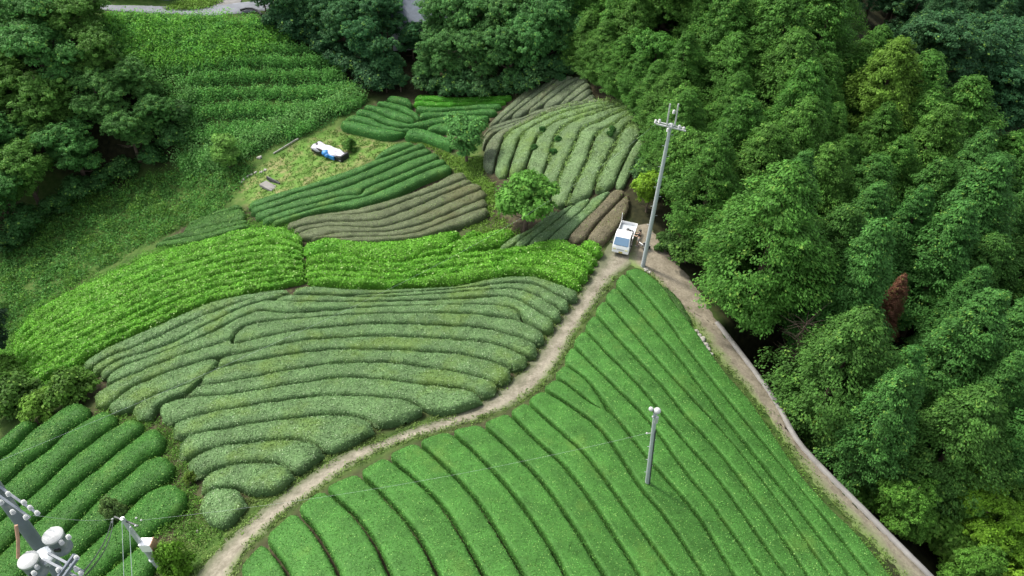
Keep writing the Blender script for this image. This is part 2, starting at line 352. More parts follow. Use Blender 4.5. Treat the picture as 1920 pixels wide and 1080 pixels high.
M = {}
M['tea'] = leaf_material('tea_leaves', patch=(.12, .22, .04), patch_amt=.45, tip=(.24, .42, .11), tip_lo=.91)
M['tea_worn'] = leaf_material('tea_leaves_worn', patch=(.13, .12, .05), patch_lo=.52, patch_hi=.75, patch_amt=.6, patch_scale=.22)
M['tea_grey'] = leaf_material('tea_leaves_grey', patch=(.13, .21, .04), patch_lo=.50, patch_hi=.66, patch_amt=.6, tip=(.32, .42, .24), patch_scale=.3, tip_lo=.90)
M['tea_new'] = leaf_material('tea_new_growth', patch=(.07, .25, .018), patch_lo=.48, patch_hi=.72, patch_amt=.7, tip=(.42, .58, .22), transl=.32, patch_scale=.45)
M['tree'] = leaf_material('tree_leaves', tip=(.19, .34, .06), transl=.38, tip_lo=.87)
M['bark'] = plain('bark', (.09, .065, .045), .9, var=.4, scale=3)
M['concrete'] = plain('concrete', (.19, .183, .172), .9, var=.22, scale=1.5, dirt=(.16, .15, .12))
M['steel'] = plain('galvanised_steel', (.42, .45, .47), .5, .25, var=.1)
M['porcelain'] = plain('white_porcelain', (.40, .41, .40), .4, var=.12, dirt=(.3, .29, .27))
M['cangrey'] = plain('transformer_grey', (.135, .155, .185), .5, var=.08, dirt=(.4, .4, .38))
M['white'] = plain('white_paint', (.80, .80, .79), .28, var=.04, scale=3)
M['black'] = plain('black_plastic', (.02, .02, .022), .5, var=.2)
M['rubber'] = plain('tyre_rubber', (.025, .025, .025), .85, var=.2)
M['cable'] = plain('black_cable', (.03, .035, .04), .6)
M['wire'] = plain('pale_wire', (.45, .52, .5), .5)
M['brown'] = plain('rusty_brown', (.34, .2, .13), .7, var=.25)
M['skin'] = plain('skin', (.55, .36, .26), .55, var=.05)
M['shirt'] = plain('black_shirt', (.016, .016, .02), .8)
M['shorts'] = plain('pale_shorts', (.42, .39, .36), .8)
M['hair'] = plain('black_hair', (.01, .009, .008), .6)
M['sheet'] = plain('white_sheet', (.46, .45, .50), .6, var=.3, scale=2.5, dirt=(.2, .17, .18))
M['tarp'] = plain('blue_tarp', (.02, .17, .42), .5, var=.2, scale=4)
M['rock'] = plain('dark_rock', (.07, .07, .07), .9, var=.5, scale=2)
M['stone'] = plain('pale_stone', (.29, .28, .25), .9, var=.35, scale=5)
M['asphalt'] = plain('asphalt', (.17, .18, .20), .9, var=.2, scale=1.2)
M['roof'] = plain('blue_grey_roof', (.075, .095, .125), .7, var=.2, scale=2)
M['plaster'] = plain('white_plaster', (.62, .63, .66), .8, var=.1)
M['lamp'] = plain('lamp_glass', (.75, .72, .4), .2)
M['tail'] = plain('plate_yellow', (.55, .45, .12), .5)
def glass():
    m, nt, N, L, b = nodes('cab_glass'); b.inputs['Base Color'].default_value = (.12, .22, .34, 1); b.inputs['Roughness'].default_value = .06
    b.inputs['Metallic'].default_value = .0; b.inputs['Specular IOR Level'].default_value = .9; return m
M['glass'] = glass()

# ---------------------------------------------------------------- meshes
def link(name, me, parent=None, mat=None):
    o = bpy.data.objects.new(name, me); COL.objects.link(o)
    if parent is not None: o.parent = parent
    if mat is not None: me.materials.append(mat)
    return o

def tag(o, label=None, cat=None, group=None, kind=None):
    if label: o['label'] = label
    if cat: o['category'] = cat
    if group: o['group'] = group
    if kind: o['kind'] = kind
    return o

def empty(name, loc, rz=0.0):
    o = bpy.data.objects.new(name, None); COL.objects.link(o); o.location = loc; o.rotation_euler = (0, 0, rz); o.empty_display_size = .3; return o

def quad_mesh(name, V, Q, lv=None, smooth=None):
    me = bpy.data.meshes.new(name); V = np.asarray(V, np.float32); Q = np.asarray(Q, np.int32); n = len(Q)
    me.vertices.add(len(V)); me.vertices.foreach_set('co', V.ravel()); me.loops.add(n * 4); me.loops.foreach_set('vertex_index', Q.ravel())
    me.polygons.add(n); me.polygons.foreach_set('loop_start', np.arange(0, n * 4, 4, dtype=np.int32))
    if smooth is not None: me.polygons.foreach_set('use_smooth', np.asarray(smooth, bool))
    me.update(calc_edges=True)
    if lv is not None:
        a = me.attributes.new('lv', 'FLOAT', 'FACE'); a.data.foreach_set('value', np.asarray(lv, np.float32))
    return me

def nrm(v):
    return v / np.maximum(np.linalg.norm(v, axis=-1, keepdims=True), 1e-9)

def leaf_quads(P, Nn, size, aspect, tilt, rng, along=None):
    n = len(P); nn = nrm(Nn + tilt * rng.normal(size=(n, 3)))
    r = rng.normal(size=(n, 3)) if along is None else along + .35 * rng.normal(size=(n, 3))
    t = nrm(np.cross(np.cross(nn, r), nn)); b = np.cross(nn, t)
    s = (size * rng.uniform(.7, 1.35, n))[:, None]; w = s * aspect
    V = np.stack([P - t * s * .5, P + b * w * .5 + t * s * .05, P + t * s * .5, P - b * w * .5 + t * s * .05], 1).reshape(-1, 3)
    return V, np.arange(n * 4).reshape(n, 4)

def wob(x, y, z=0.0, f=1.0, seed=0):
    r = np.random.RandomState(seed); o = 0
    for k in range(5):
        a = r.normal(size=3) * f * (1 + .5 * k); o = o + np.sin(x * a[0] + y * a[1] + z * a[2] + r.uniform(0, 6.28)) / (1 + .4 * k)
    return o / 2.4

class MB:
    """collects boxes, tubes and lathes into one mesh"""
    def __init__(s): s.v = []; s.f = []
    def add(s, V, F):
        k = len(s.v); s.v += [tuple(map(float, p)) for p in V]; s.f += [tuple(i + k for i in q) for q in F]; return s
    def box(s, c, size, R=None, taper=1.0):
        hx, hy, hz = [q / 2 for q in size]; V = []
        for z, k in ((-hz, 1), (hz, taper)):
            V += [Vector((-hx * k, -hy * k, z)), Vector((hx * k, -hy * k, z)), Vector((hx * k, hy * k, z)), Vector((-hx * k, hy * k, z))]
        if R is not None: V = [R @ p for p in V]
        V = [p + Vector(c) for p in V]
        return s.add(V, [(3, 2, 1, 0), (4, 5, 6, 7), (0, 1, 5, 4), (1, 2, 6, 5), (2, 3, 7, 6), (3, 0, 4, 7)])
    def tube(s, pts, r, n=8, cap=True):
        pts = [Vector(p) for p in pts]; rr = r if isinstance(r, (list, tuple)) else [r] * len(pts); V = []; F = []
        ref = None
        for i, p in enumerate(pts):
            t = (pts[min(i + 1, len(pts) - 1)] - pts[max(i - 1, 0)]).normalized()
            if ref is None: ref = Vector((0, 0, 1)) if abs(t.z) < .9 else Vector((1, 0, 0))
            a = t.cross(ref).normalized(); b = t.cross(a); ref = -b
            for k in range(n):
                q = 2 * math.pi * k / n; V.append(p + a * (math.cos(q) * rr[i]) + b * (math.sin(q) * rr[i]))
        for i in range(len(pts) - 1):
            for k in range(n):
                F.append((i * n + k, i * n + (k + 1) % n, (i + 1) * n + (k + 1) % n, (i + 1) * n + k))
        if cap: F += [tuple(range(n))[::-1], tuple((len(pts) - 1) * n + k for k in range(n))]
        return s.add(V, F)
    def lathe(s, c, prof, n=16, axis=None):
        V = []; F = []; c = Vector(c); R = axis.to_track_quat('Z', 'Y').to_matrix() if axis is not None else Matrix.Identity(3)
        for r, z in prof:
            for k in range(n):
                a = 2 * math.pi * k / n; V.append(c + R @ Vector((r * math.cos(a), r * math.sin(a), z)))
        for i in range(len(prof) - 1):
            for k in range(n): F.append((i * n + k, i * n + (k + 1) % n, (i + 1) * n + (k + 1) % n, (i + 1) * n + k))
        F += [tuple(range(n))[::-1], tuple((len(prof) - 1) * n + k for k in range(n))]
        return s.add(V, F)
    def ball(s, c, r, n=12, sz=1.0, axis=None):
        return s.lathe(c, [(max(r * math.sin(math.pi * i / 8), .001), -r * sz * math.cos(math.pi * i / 8)) for i in range(9)], n, axis)
    def prism(s, poly, y0, y1, f=lambda x, y, z: (x, y, z)):
        n = len(poly); V = [f(x, y0, z) for x, z in poly] + [f(x, y1, z) for x, z in poly]
        return s.add(V, [tuple(range(n)), tuple(range(2 * n - 1, n - 1, -1))] + [(i, n + i, n + (i + 1) % n, (i + 1) % n) for i in range(n)])
    def build(s, name, mat, parent=None, smooth=False, bevel=0.0, seg=2):
        me = bpy.data.meshes.new(name); me.from_pydata(s.v, [], s.f); me.update()
        bm = bmesh.new(); bm.from_mesh(me); bmesh.ops.recalc_face_normals(bm, faces=bm.faces)
        if bevel: bmesh.ops.bevel(bm, geom=list(bm.edges), offset=bevel, segments=seg, affect='EDGES', clamp_overlap=True)
        bm.to_mesh(me); bm.free()
        if smooth:
            for p in me.polygons: p.use_smooth = True
            try: me.set_sharp_from_angle(angle=math.radians(40))
            except Exception: pass
        return link(name, me, parent, M[mat])

ORD = ['first', 'second', 'third', 'fourth', 'fifth', 'sixth', 'seventh', 'eighth', 'ninth', 'tenth', 'eleventh', 'twelfth', 'thirteenth', 'fourteenth', 'fifteenth', 'sixteenth', 'seventeenth', 'eighteenth', 'nineteenth', 'twentieth']
TEN = ['twenty', 'thirty', 'forty', 'fifty', 'sixty', 'seventy', 'eighty', 'ninety']
def ordinal(i):
    if i < 20: return ORD[i]
    n = i + 1; return (TEN[n // 10 - 2][:-1] + 'ieth') if n % 10 == 0 else TEN[n // 10 - 2] + '-' + ORD[n % 10 - 1]

def H1(px, py, up=0.0):
    return Vector(hit(np.array([float(px)]), np.array([float(py)]), up)[0])
def hits(pts, up=0.0):
    q = np.array(pts, float); return hit(q[:, 0], q[:, 1], up)
def at_depth(px, py, d):
    x, y, z = ray(px, py); return Vector((float(x) * d, float(y) * d, CAM_Z + float(z) * d))
def project(p):
    x, y, z = p[0], p[1], p[2] - CAM_Z; dep = y * CP - z * SP; b = y * SP + z * CP
    return 960 + F_PX * x / dep, 540 - F_PX * b / dep
def inpoly(P, x, y):
    x = np.asarray(x); y = np.asarray(y); r = np.zeros(x.shape, bool); n = len(P)
    for i in range(n):
        x0, y0 = P[i][:2]; x1, y1 = P[i - 1][:2]
        c_ = (y0 > y) != (y1 > y)
        with np.errstate(divide='ignore', invalid='ignore'): r ^= c_ & (x < (x1 - x0) * (y - y0) / (y1 - y0 if y1 != y0 else 1e-9) + x0)
    return r
# ---------------------------------------------------------------- ground, track, farm road
def wpoly(px, n=3):
    q = spline(px + [px[0]], n); return hit(q[:, 0], q[:, 1], .3)[:, :2]
FIELDS = [wpoly(p, 2) for p in (
    [(430,1200),(446,1060),(490,1000),(666,878),(838,800),(950,765),(1035,703),(1130,553),(1170,497),(1200,500),(1262,560),(1372,710),(1513,905),(1670,1080),(1720,1200)],
    [(30,735),(67,570),(233,500),(420,440),(517,425),(566,445),(720,452),(862,434),(960,430),(1060,448),(1135,465),(1120,500),(1092,550),(1015,650),(945,728),(810,772),(610,845),(555,886),(465,940),(412,990),(366,940),(330,820),(160,750)],
    [(-80,870),(70,775),(205,764),(300,800),(330,850),(365,945),(300,1060),(230,1140),(-80,1140)],
    [(462,385),(600,345),(700,300),(770,266),(805,270),(855,322),(880,330),(916,400),(800,450),(700,452),(570,448),(480,420)],
    [(660,217),(725,178),(965,176),(1090,140),(1205,195),(1215,270),(1180,350),(1130,470),(930,470),(905,335),(900,250),(850,285),(760,262),(637,242)],
    [(288,460),(350,415),(455,382),(475,423)])]
CLEARING = wpoly([(445,345),(520,285),(640,232),(720,262),(765,268),(690,300),(600,345),(520,375),(470,385)], 2)
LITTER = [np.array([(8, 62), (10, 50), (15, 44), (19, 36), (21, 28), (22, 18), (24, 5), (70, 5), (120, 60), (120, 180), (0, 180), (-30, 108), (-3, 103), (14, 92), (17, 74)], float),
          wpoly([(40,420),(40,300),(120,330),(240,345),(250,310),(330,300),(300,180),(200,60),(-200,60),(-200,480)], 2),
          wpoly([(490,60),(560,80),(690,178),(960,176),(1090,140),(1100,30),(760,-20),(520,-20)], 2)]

_of = np.array([40, 90, 160, 260, 420, 700, 1100.])
_ax = np.r_[GX0 - _of[::-1], _gx, GX1 + _of]; _ay = np.r_[GY0 - _of[::-1], _gy, GY1 + _of]
_XX, _YY = np.meshgrid(_ax, _ay); _ZZ = ground(_XX, _YY) + .05 * wob(_XX, _YY, 0, 1.3, 3)
_nx, _ny = len(_ax), len(_ay); _id = np.arange(_nx * _ny).reshape(_ny, _nx)
_Q = np.stack([_id[:-1, :-1], _id[:-1, 1:], _id[1:, 1:], _id[1:, :-1]], -1).reshape(-1, 4)
me = quad_mesh('ground', np.stack([_XX, _YY, _ZZ], -1).reshape(-1, 3), _Q, smooth=np.ones(len(_Q), bool))
def mask(polys, soft=2):
    m = np.zeros(_XX.shape)
    for P in polys: m = np.maximum(m, inpoly(P, _XX, _YY).astype(float))
    for _ in range(soft):
        m = (m + np.roll(m, 1, 0) + np.roll(m, -1, 0) + np.roll(m, 1, 1) + np.roll(m, -1, 1)) / 5
    return m
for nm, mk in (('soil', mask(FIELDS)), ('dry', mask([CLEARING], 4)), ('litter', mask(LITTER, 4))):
    a = me.attributes.new(nm, 'FLOAT', 'POINT'); a.data.foreach_set('value', mk.ravel().astype(np.float32))
m, nt, N, L, b = nodes('ground_cover')
def at(nm):
    x = N.new("ShaderNodeAttribute"); x.attribute_name = nm; return x.outputs['Fac']
g1n = ramp(N, [(.3, (.025, .05, .012)), (.5, (.045, .09, .018)), (.7, (.085, .12, .035))]); L.new(noise(N, L, .9, 6, .65), g1n.inputs[0])
so = ramp(N, [(.3, (.025, .021, .013)), (.55, (.05, .044, .026)), (.72, (.07, .10, .03))]); L.new(noise(N, L, 2.5, 6), so.inputs[0])
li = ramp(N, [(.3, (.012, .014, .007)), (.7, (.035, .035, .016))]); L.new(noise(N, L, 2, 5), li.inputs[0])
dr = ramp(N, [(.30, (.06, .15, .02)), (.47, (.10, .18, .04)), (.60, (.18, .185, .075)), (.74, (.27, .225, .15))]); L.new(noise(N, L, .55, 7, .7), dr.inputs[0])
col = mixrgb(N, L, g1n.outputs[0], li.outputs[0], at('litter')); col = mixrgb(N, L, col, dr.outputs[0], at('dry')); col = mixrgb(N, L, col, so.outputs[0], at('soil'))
L.new(col, b.inputs['Base Color']); b.inputs['Roughness'].default_value = .95; b.inputs['Specular IOR Level'].default_value = .1
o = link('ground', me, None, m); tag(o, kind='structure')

def strip(name, Lp, Rp, mat, lift=.05, cols=13, n=140, rag=.16, seed=1, grow=0.0):
    A = resample(hits(spline(Lp, 6))[:, :2], n); B = resample(hits(spline(Rp, 6))[:, :2], n); A, B = A + (A - B) * grow, B + (B - A) * grow
    r = np.random.RandomState(seed); u = np.linspace(0, 1, cols)
    XY = A[:, None] * (1 - u[None, :, None]) + B[:, None] * u[None, :, None]
    j = (r.normal(size=(n, 2)) * rag); dirv = nrm(B - A)
    XY[:, 0] += dirv * j[:, :1]; XY[:, -1] += dirv * j[:, 1:]
    Z = ground(XY[..., 0], XY[..., 1]) + lift; Z[:, 0] -= .09; Z[:, -1] -= .09
    i = np.arange(n * cols).reshape(n, cols); Q = np.stack([i[:-1, :-1], i[:-1, 1:], i[1:, 1:], i[1:, :-1]], -1).reshape(-1, 4)
    me = quad_mesh(name, np.concatenate([XY, Z[..., None]], -1).reshape(-1, 3), Q, smooth=np.ones(len(Q), bool))
    e = me.attributes.new('edge', 'FLOAT', 'POINT'); e.data.foreach_set('value', np.tile(np.abs(u * 2 - 1), n).astype(np.float32))
    c2 = me.attributes.new('across', 'FLOAT', 'POINT'); c2.data.foreach_set('value', np.tile(u, n).astype(np.float32))
    c3 = me.attributes.new('along', 'FLOAT', 'POINT'); c3.data.foreach_set('value', np.repeat(np.linspace(0, 1, n), cols).astype(np.float32))
    return tag(link(name, me, None, mat), kind='structure')

def dirt(name, pale, mid, green, grass_lo, grass_hi, mode):
    m, nt, N, L, b = nodes(name)
    def at(nm):
        x = N.new("ShaderNodeAttribute"); x.attribute_name = nm; return x.outputs['Fac']
    n1 = noise(N, L, 1.1, 8, .72); n2 = noise(N, L, 6.0, 6, .7)
    r = ramp(N, [(.32, mid), (.52, pale), (.68, tuple(min(1, c * 1.25) for c in pale))]); L.new(n1, r.inputs[0])
    col = mixrgb(N, L, r.outputs[0], maprange_rgb(N, L, n2, .3, .7, .72, 1.25), 1.0, 'MULTIPLY')
    ad = N.new("ShaderNodeMath"); ad.operation = 'ADD'; e = at('edge') if mode == 'edge' else maprange(N, L, at('across'), 0.42, -.08)
    sc = N.new("ShaderNodeMath"); sc.operation = 'MULTIPLY'; sc.inputs[1].default_value = .8; L.new(n1, sc.inputs[0]); L.new(e, ad.inputs[0]); L.new(sc.outputs[0], ad.inputs[1])
    col = mixrgb(N, L, col, green, maprange(N, L, ad.outputs[0], grass_lo, grass_hi, 0, .9))
    if mode == 'edge':                                              # the left half is tinted a darker green-grey
        a2 = N.new("ShaderNodeMath"); a2.operation = 'ADD'; L.new(at('across'), a2.inputs[0]); L.new(sc.outputs[0], a2.inputs[1]); col = mixrgb(N, L, col, (.085, .095, .055), maprange(N, L, a2.outputs[0], .95, .55, 0, .75))
    L.new(col, b.inputs['Base Color']); b.inputs['Roughness'].default_value = .95; b.inputs['Specular IOR Level'].default_value = .15
    bp = N.new("ShaderNodeBump"); bp.inputs['Strength'].default_value = .5; bp.inputs['Distance'].default_value = .05; L.new(n2, bp.inputs['Height']); L.new(bp.outputs[0], b.inputs['Normal'])
    return m
M['dirt'] = dirt('dry_dirt', (.205, .186, .145), (.115, .103, .075), (.085, .125, .04), .80, 1.4, 'edge')
M['road'] = dirt('worn_farm_road', (.205, .18, .135), (.135, .118, .085), (.10, .17, .035), .8, 1.25, 'across')
strip('path', TRACK_L, TRACK_R, M['dirt'], .05, seed=1, grow=.05)
strip('road', ROAD_L, ROAD_R, M['road'], .07, seed=2, rag=.1, grow=.04)

# retaining wall along the road
wl = resample(WALL_XY, 70); tl = nrm(np.gradient(wl, axis=0)); nl = np.stack([-tl[:, 1], tl[:, 0]], 1)     # towards the valley
zt = bilin(GRID0, wl[:, 0], wl[:, 1])
sec = [(-.12, -.3), (-.12, .22), (.20, .22), (.34, -3.6), (-.12, -3.6)]
V = np.stack([np.concatenate([wl + nl * a, (zt + h + .012 * wob(wl[:, 0], wl[:, 1], h, 2, 5))[:, None]], 1) for a, h in sec], 1)
i = np.arange(70 * 5).reshape(70, 5); Q = np.stack([i[:-1], i[1:], np.roll(i[1:], -1, 1), np.roll(i[:-1], -1, 1)], -1).reshape(-1, 4)
wo = link('retaining_wall', quad_mesh('retaining_wall', V.reshape(-1, 3), Q), None, M['concrete'])
tag(wo, 'long grey concrete retaining wall between farm road and the wooded drop', 'wall')
# ---------------------------------------------------------------- tea rows, each one a hedge of its own
RNG = np.random.RandomState(11)
LEAVES_TOTAL = 0
def hedge(Lp, Rp, h=.8, gap=.16, ex=.55, ez=.6, lump=.05, color=(.05, .12, .02), mat='tea', dens=1.0, leaf=.075, puff=.05, tilt=.55, left_shift=0.0, up=.45, up_lean=0.0, label='', group='', clip_end=0):
    global LEAVES_TOTAL
    A = hits(spline(Lp, 6), up)[:, :2]; B = hits(spline(Rp, 6), up)[:, :2]
    ln = np.linalg.norm(np.diff((resample(A, 20) + resample(B, 20)) / 2, axis=0), axis=1).sum()
    n = int(max(10, ln / .3)); A = resample(A, n); B = resample(B, n)
    if left_shift: A = A + (B - A) * left_shift
    C = (A + B) / 2; Hv = (B - A) / 2; hw = np.linalg.norm(Hv, axis=1); k = np.maximum(hw - gap / 2, .12 if hw.mean() > .3 else hw.mean() * .5) / np.maximum(hw, 1e-6); Hv = Hv * np.minimum(k, 1.0)[:, None]
    s = np.r_[0, np.cumsum(np.linalg.norm(np.diff(C, axis=0), axis=1))]; e = min(.75, s[-1] * .25)
    t = np.sqrt(np.clip(1 - (1 - np.minimum(np.minimum(s, s[-1] - s) / e, 1)) ** 2, .003, 1))
    Hv = Hv * t[:, None]; hh = h * (.25 + .75 * t) * np.minimum(1, .35 + .65 * hw / .7)
    th = np.linspace(0, math.pi, 15); cx = np.sign(np.cos(th)) * np.abs(np.cos(th)) ** ex; cz = np.abs(np.sin(th)) ** ez
    XY = C[:, None] + Hv[:, None] * -cx[None, :, None]
    zg = ground(XY[..., 0], XY[..., 1]); Z = zg + hh[:, None] * cz[None] - .12 * (cz[None] < .05)
    sd = RNG.randint(1e6)
    Z = Z + lump * cz[None] * (wob(XY[..., 0], XY[..., 1], 0, 1.6, sd) + .6 * wob(XY[..., 0], XY[..., 1], 0, 5, sd + 1) + .45 * wob(XY[..., 0], XY[..., 1], 0, 11, sd + 4))
    P = np.concatenate([XY, Z[..., None]], -1)
    P[..., :2] += (lump * .9 * wob(P[..., 0], P[..., 1], P[..., 2], 2.6, sd + 2))[..., None] * nrm(Hv + 1e-6)[:, None] * np.abs(cx)[None, :, None]
    i = np.arange(n * 15).reshape(n, 15); Q = np.stack([i[:-1, :-1], i[1:, :-1], i[1:, 1:], i[:-1, 1:]], -1).reshape(-1, 4)
    # leaves over the surface
    p00, p10, p11, p01 = (P[:-1, :-1].reshape(-1, 3), P[1:, :-1].reshape(-1, 3), P[1:, 1:].reshape(-1, 3), P[:-1, 1:].reshape(-1, 3))
    cr = np.cross(p11 - p00, p01 - p10); area = np.linalg.norm(cr, axis=1) / 2; nn = nrm(cr); nn[nn[:, 2] < -.2] *= -1
    dist = float(np.linalg.norm(P.mean((0, 1)) - np.array([0, 0, CAM_Z])))
    dn = dens * (300 if dist < 45 else 220 if dist < 62 else 140); sz = leaf * (1.0 if dist < 45 else 1.2 if dist < 62 else 1.5)
    cnt = int(area.sum() * dn); LEAVES_TOTAL += cnt
    f = np.searchsorted(np.cumsum(area), RNG.uniform(0, area.sum(), cnt)); f = np.minimum(f, len(area) - 1)
    a, b = RNG.uniform(size=(2, cnt, 1))
    lp = (p00[f] * (1 - a) + p10[f] * a) * (1 - b) + (p01[f] * (1 - a) + p11[f] * a) * b; ln_ = nn[f]
    lp = lp + ln_ * (RNG.uniform(-.2, 1, (cnt, 1)) ** 1 * puff)
    along = None
    if up_lean: along = ln_ * up_lean
    LV, LQ = leaf_quads(lp, ln_, sz, .55, tilt, RNG, along)
    V = np.concatenate([P.reshape(-1, 3), LV]); base = C[n // 2]; org = np.array([base[0], base[1], float(ground(base[0], base[1]))]); V = V - org
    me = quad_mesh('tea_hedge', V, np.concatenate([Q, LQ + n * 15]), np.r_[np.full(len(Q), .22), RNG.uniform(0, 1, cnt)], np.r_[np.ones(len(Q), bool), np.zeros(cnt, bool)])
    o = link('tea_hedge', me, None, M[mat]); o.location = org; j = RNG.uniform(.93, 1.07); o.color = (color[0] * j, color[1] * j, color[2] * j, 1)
    tag(o, label, 'tea hedge', group); return o

for q, (a, b) in enumerate(zip(FG[:-1], FG[1:])):
    if q == 12:                                                     # the short wedge row that dies out in the field
        a, b = FG[12][:4], FG[13][:3] + [(1146,770)]
    elif q == 13: a = FG[13]
    elif q == 11: b = [p for p in FG[12]]
    hedge(a, b, h=.85, gap=.23, ex=.24, ez=.32, lump=.02, puff=.03, tilt=.6, up=.75, color=(.074, .218, .040), mat='tea', leaf=.07, label='flat trimmed green tea row between track and farm road, %s from its lower tip' % ordinal(q), group='trimmed green tea rows between the track and the farm road')
hedge([(1238,536),(1256,558),(1290,604)], [(1246,530),(1272,556),(1302,600)], h=.6, gap=.1, lump=.06, color=(.055, .13, .03), label='short narrow green tea row tucked against the farm road near the tall pole', group='trimmed green tea rows between the track and the farm road')

mid_order = sorted(range(len(MID)), key=lambda k: np.mean([p[1] for p in MID[k][0] + MID[k][1]]))
rank = {k: i for i, k in enumerate(mid_order)}
for k, (a, b) in enumerate(MID):
    lab = 'rounded grey-green tea row beside the track, %s from the bright rows downhill' % ordinal(rank[k])
    if k == len(MID) - 1: lab = 'stubby round grey-brown tea bush at the tip of the grey-green rows'
    hedge(a, b, h=.9, gap=.17, ex=.5, ez=.6, lump=.055, up=.65, puff=.06, tilt=.65, color=(.142, .252, .096), mat='tea_grey', leaf=.085, label=lab, group='rounded grey-green tea rows')

NB = 9
for k in range(NB):
    f = lambda u: [tuple(np.array(p) * (1 - u) + np.array(q) * u) for p, q in zip(resample(np.array(LBT, float), 14), resample(np.array(LBB, float), 14))]
    u0, u1 = (k / NB) ** .8, ((k + 1) / NB) ** .8
    hedge(f(u0), f(u1), h=.95, gap=.26, ex=.7, ez=.8, lump=.17, color=(.150, .37, .042), mat='tea_new', leaf=.13, puff=.14, tilt=.9, dens=.75, up_lean=.8,
          label='shaggy bright green tea row on the outer slope, %s from the valley side' % ordinal(k), group='shaggy bright green tea rows on the outer slope')
BL_LAB = ['top shaggy row under the brown rows', 'short diagonal row', 'shorter diagonal row below the lone round tree', 'first long row above the track', 'second long row above the track', 'third long row above the track', 'lowest long row, bordering the grey-green rows', 'short end row beside the white truck']
for k, (a, b) in enumerate(BRIGHT):
    hedge(a, b, h=1.0, gap=.16, ex=.8, ez=.8, lump=.15, color=(.155, .39, .040), mat='tea_new', leaf=.13, puff=.12, tilt=.9, dens=.8, up_lean=.8, label='shaggy bright green tea hedge, ' + BL_LAB[k], group='shaggy bright green tea rows')
for k, (a, b) in enumerate(BL):
    hedge(a, b, h=1.05, gap=.35, ex=.8, ez=.8, lump=.05, color=(.050, .165, .024), mat='tea', leaf=.07, dens=1.0, tilt=.5, puff=.05, label='broad dark green tea row behind the transformer pole, %s from the thicket' % ordinal(k), group='broad dark green tea rows')
for k, (a, b) in enumerate(UD):
    hedge(a, b, h=.9, gap=.3, ex=.6, ez=.6, lump=.03, color=(.070, .195, .045), mat='tea', leaf=.07, label='neat dark green tea row below the clearing, %s from the covered pile' % ordinal(k), group='neat dark green tea rows below the clearing')
for k, (a, b) in enumerate(UB):
    hedge(a, b, h=.8, gap=.15, ex=.55, ez=.65, lump=.05, color=(.16, .195, .10), mat='tea_worn', leaf=.07, label='brownish tea row left of the lone round tree, %s from the dark green rows' % ordinal(k), group='brownish tea rows')
for k, (a, b) in enumerate(SL):
    hedge(a, b, h=.7, gap=.2, lump=.06, color=(.06, .16, .03), mat='tea', leaf=.08, label='faint green tea row above the shaggy slope, %s from the weedy bank' % ordinal(k), group='faint green tea rows by the weedy bank')
UMC = {2: .8}
for k, (a, b) in enumerate(UM):
    br = k in (9, 10)
    hedge(a, b, h=1.0 if k < 2 else .85, gap=.18, ex=.65, ez=.65, lump=.05 if not br else .1, color=(.07, .30, .02) if br else (.062, .205, .042), mat='tea_new' if br else 'tea', leaf=.08,
          label=('bright green tea row under the dark trees, %s from the wood' % ordinal(10 - k)) if br else 'wavy green tea row beyond the clearing, %s from the covered pile' % ordinal(k), group='wavy green tea rows beyond the clearing')
for k, (a, b) in enumerate(UR):
    weedy = k in (9, 10, 11, 12, 13, 14, 15)
    hedge(a, b, h=.75, gap=.16, ex=.5, ez=.6, lump=.05, color=(.17, .215, .125) if k < 9 else (.175, .275, .115), mat='tea_worn' if k < 9 else 'tea_grey', leaf=.075, left_shift=.05 if weedy else 0,
          label=('mauve-grey fanned tea row under the dark wood, %s from its left edge' if k < 8 else 'curving grey-green tea row on the right slope, %s from the small tree') % ordinal(k if k < 8 else k - 8), group='curving tea rows of the upper slope')
for k, (a, b) in enumerate(LR):
    hedge(a, b, h=.5, gap=.14, ex=.45, ez=.55, lump=.035, up=.4, color=(.16, .27, .115), mat='tea_grey', leaf=.08, label='grey-green tea row fanning up from the shaggy rows, %s from the round tree' % ordinal(k), group='grey-green tea rows right of the round tree')
for k, (a, b) in enumerate(LRB):
    hedge(a, b, h=.7, gap=.16, ex=.5, ez=.55, lump=.04, color=(.185, .165, .105), mat='tea_worn', leaf=.07, label=['red-brown tea row, the one farther from the truck', 'red-brown tea row right next to the white truck'][k], group='red-brown tea rows by the truck')
# ---------------------------------------------------------------- trees
TR = np.random.RandomState(5)
def trunk_mesh(H, r, seed, limbs=7, spread=2.0, bend=.25):
    rr = random.Random(seed); m = MB(); pts = [(0, 0, -.6)]; x = y = 0
    for k in range(1, 7):
        x += rr.uniform(-1, 1) * bend * .4; y += rr.uniform(-1, 1) * bend * .4; pts.append((x, y, H * k / 6))
    m.tube(pts, [r * 1.25, r, r * .85, r * .7, r * .5, r * .3, r * .08], 8)
    for k in range(limbs):
        t = rr.uniform(.25, .8); i = int(t * 6); p = Vector(pts[i]); a = rr.uniform(0, 6.28); l = spread * rr.uniform(.6, 1.0)
        q = p + Vector((math.cos(a) * l, math.sin(a) * l, l * rr.uniform(.15, .7)))
        m.tube([p, (p + q) / 2 + Vector((0, 0, -.1 * l)), q], [r * .4, r * .25, r * .06], 5)
    return m

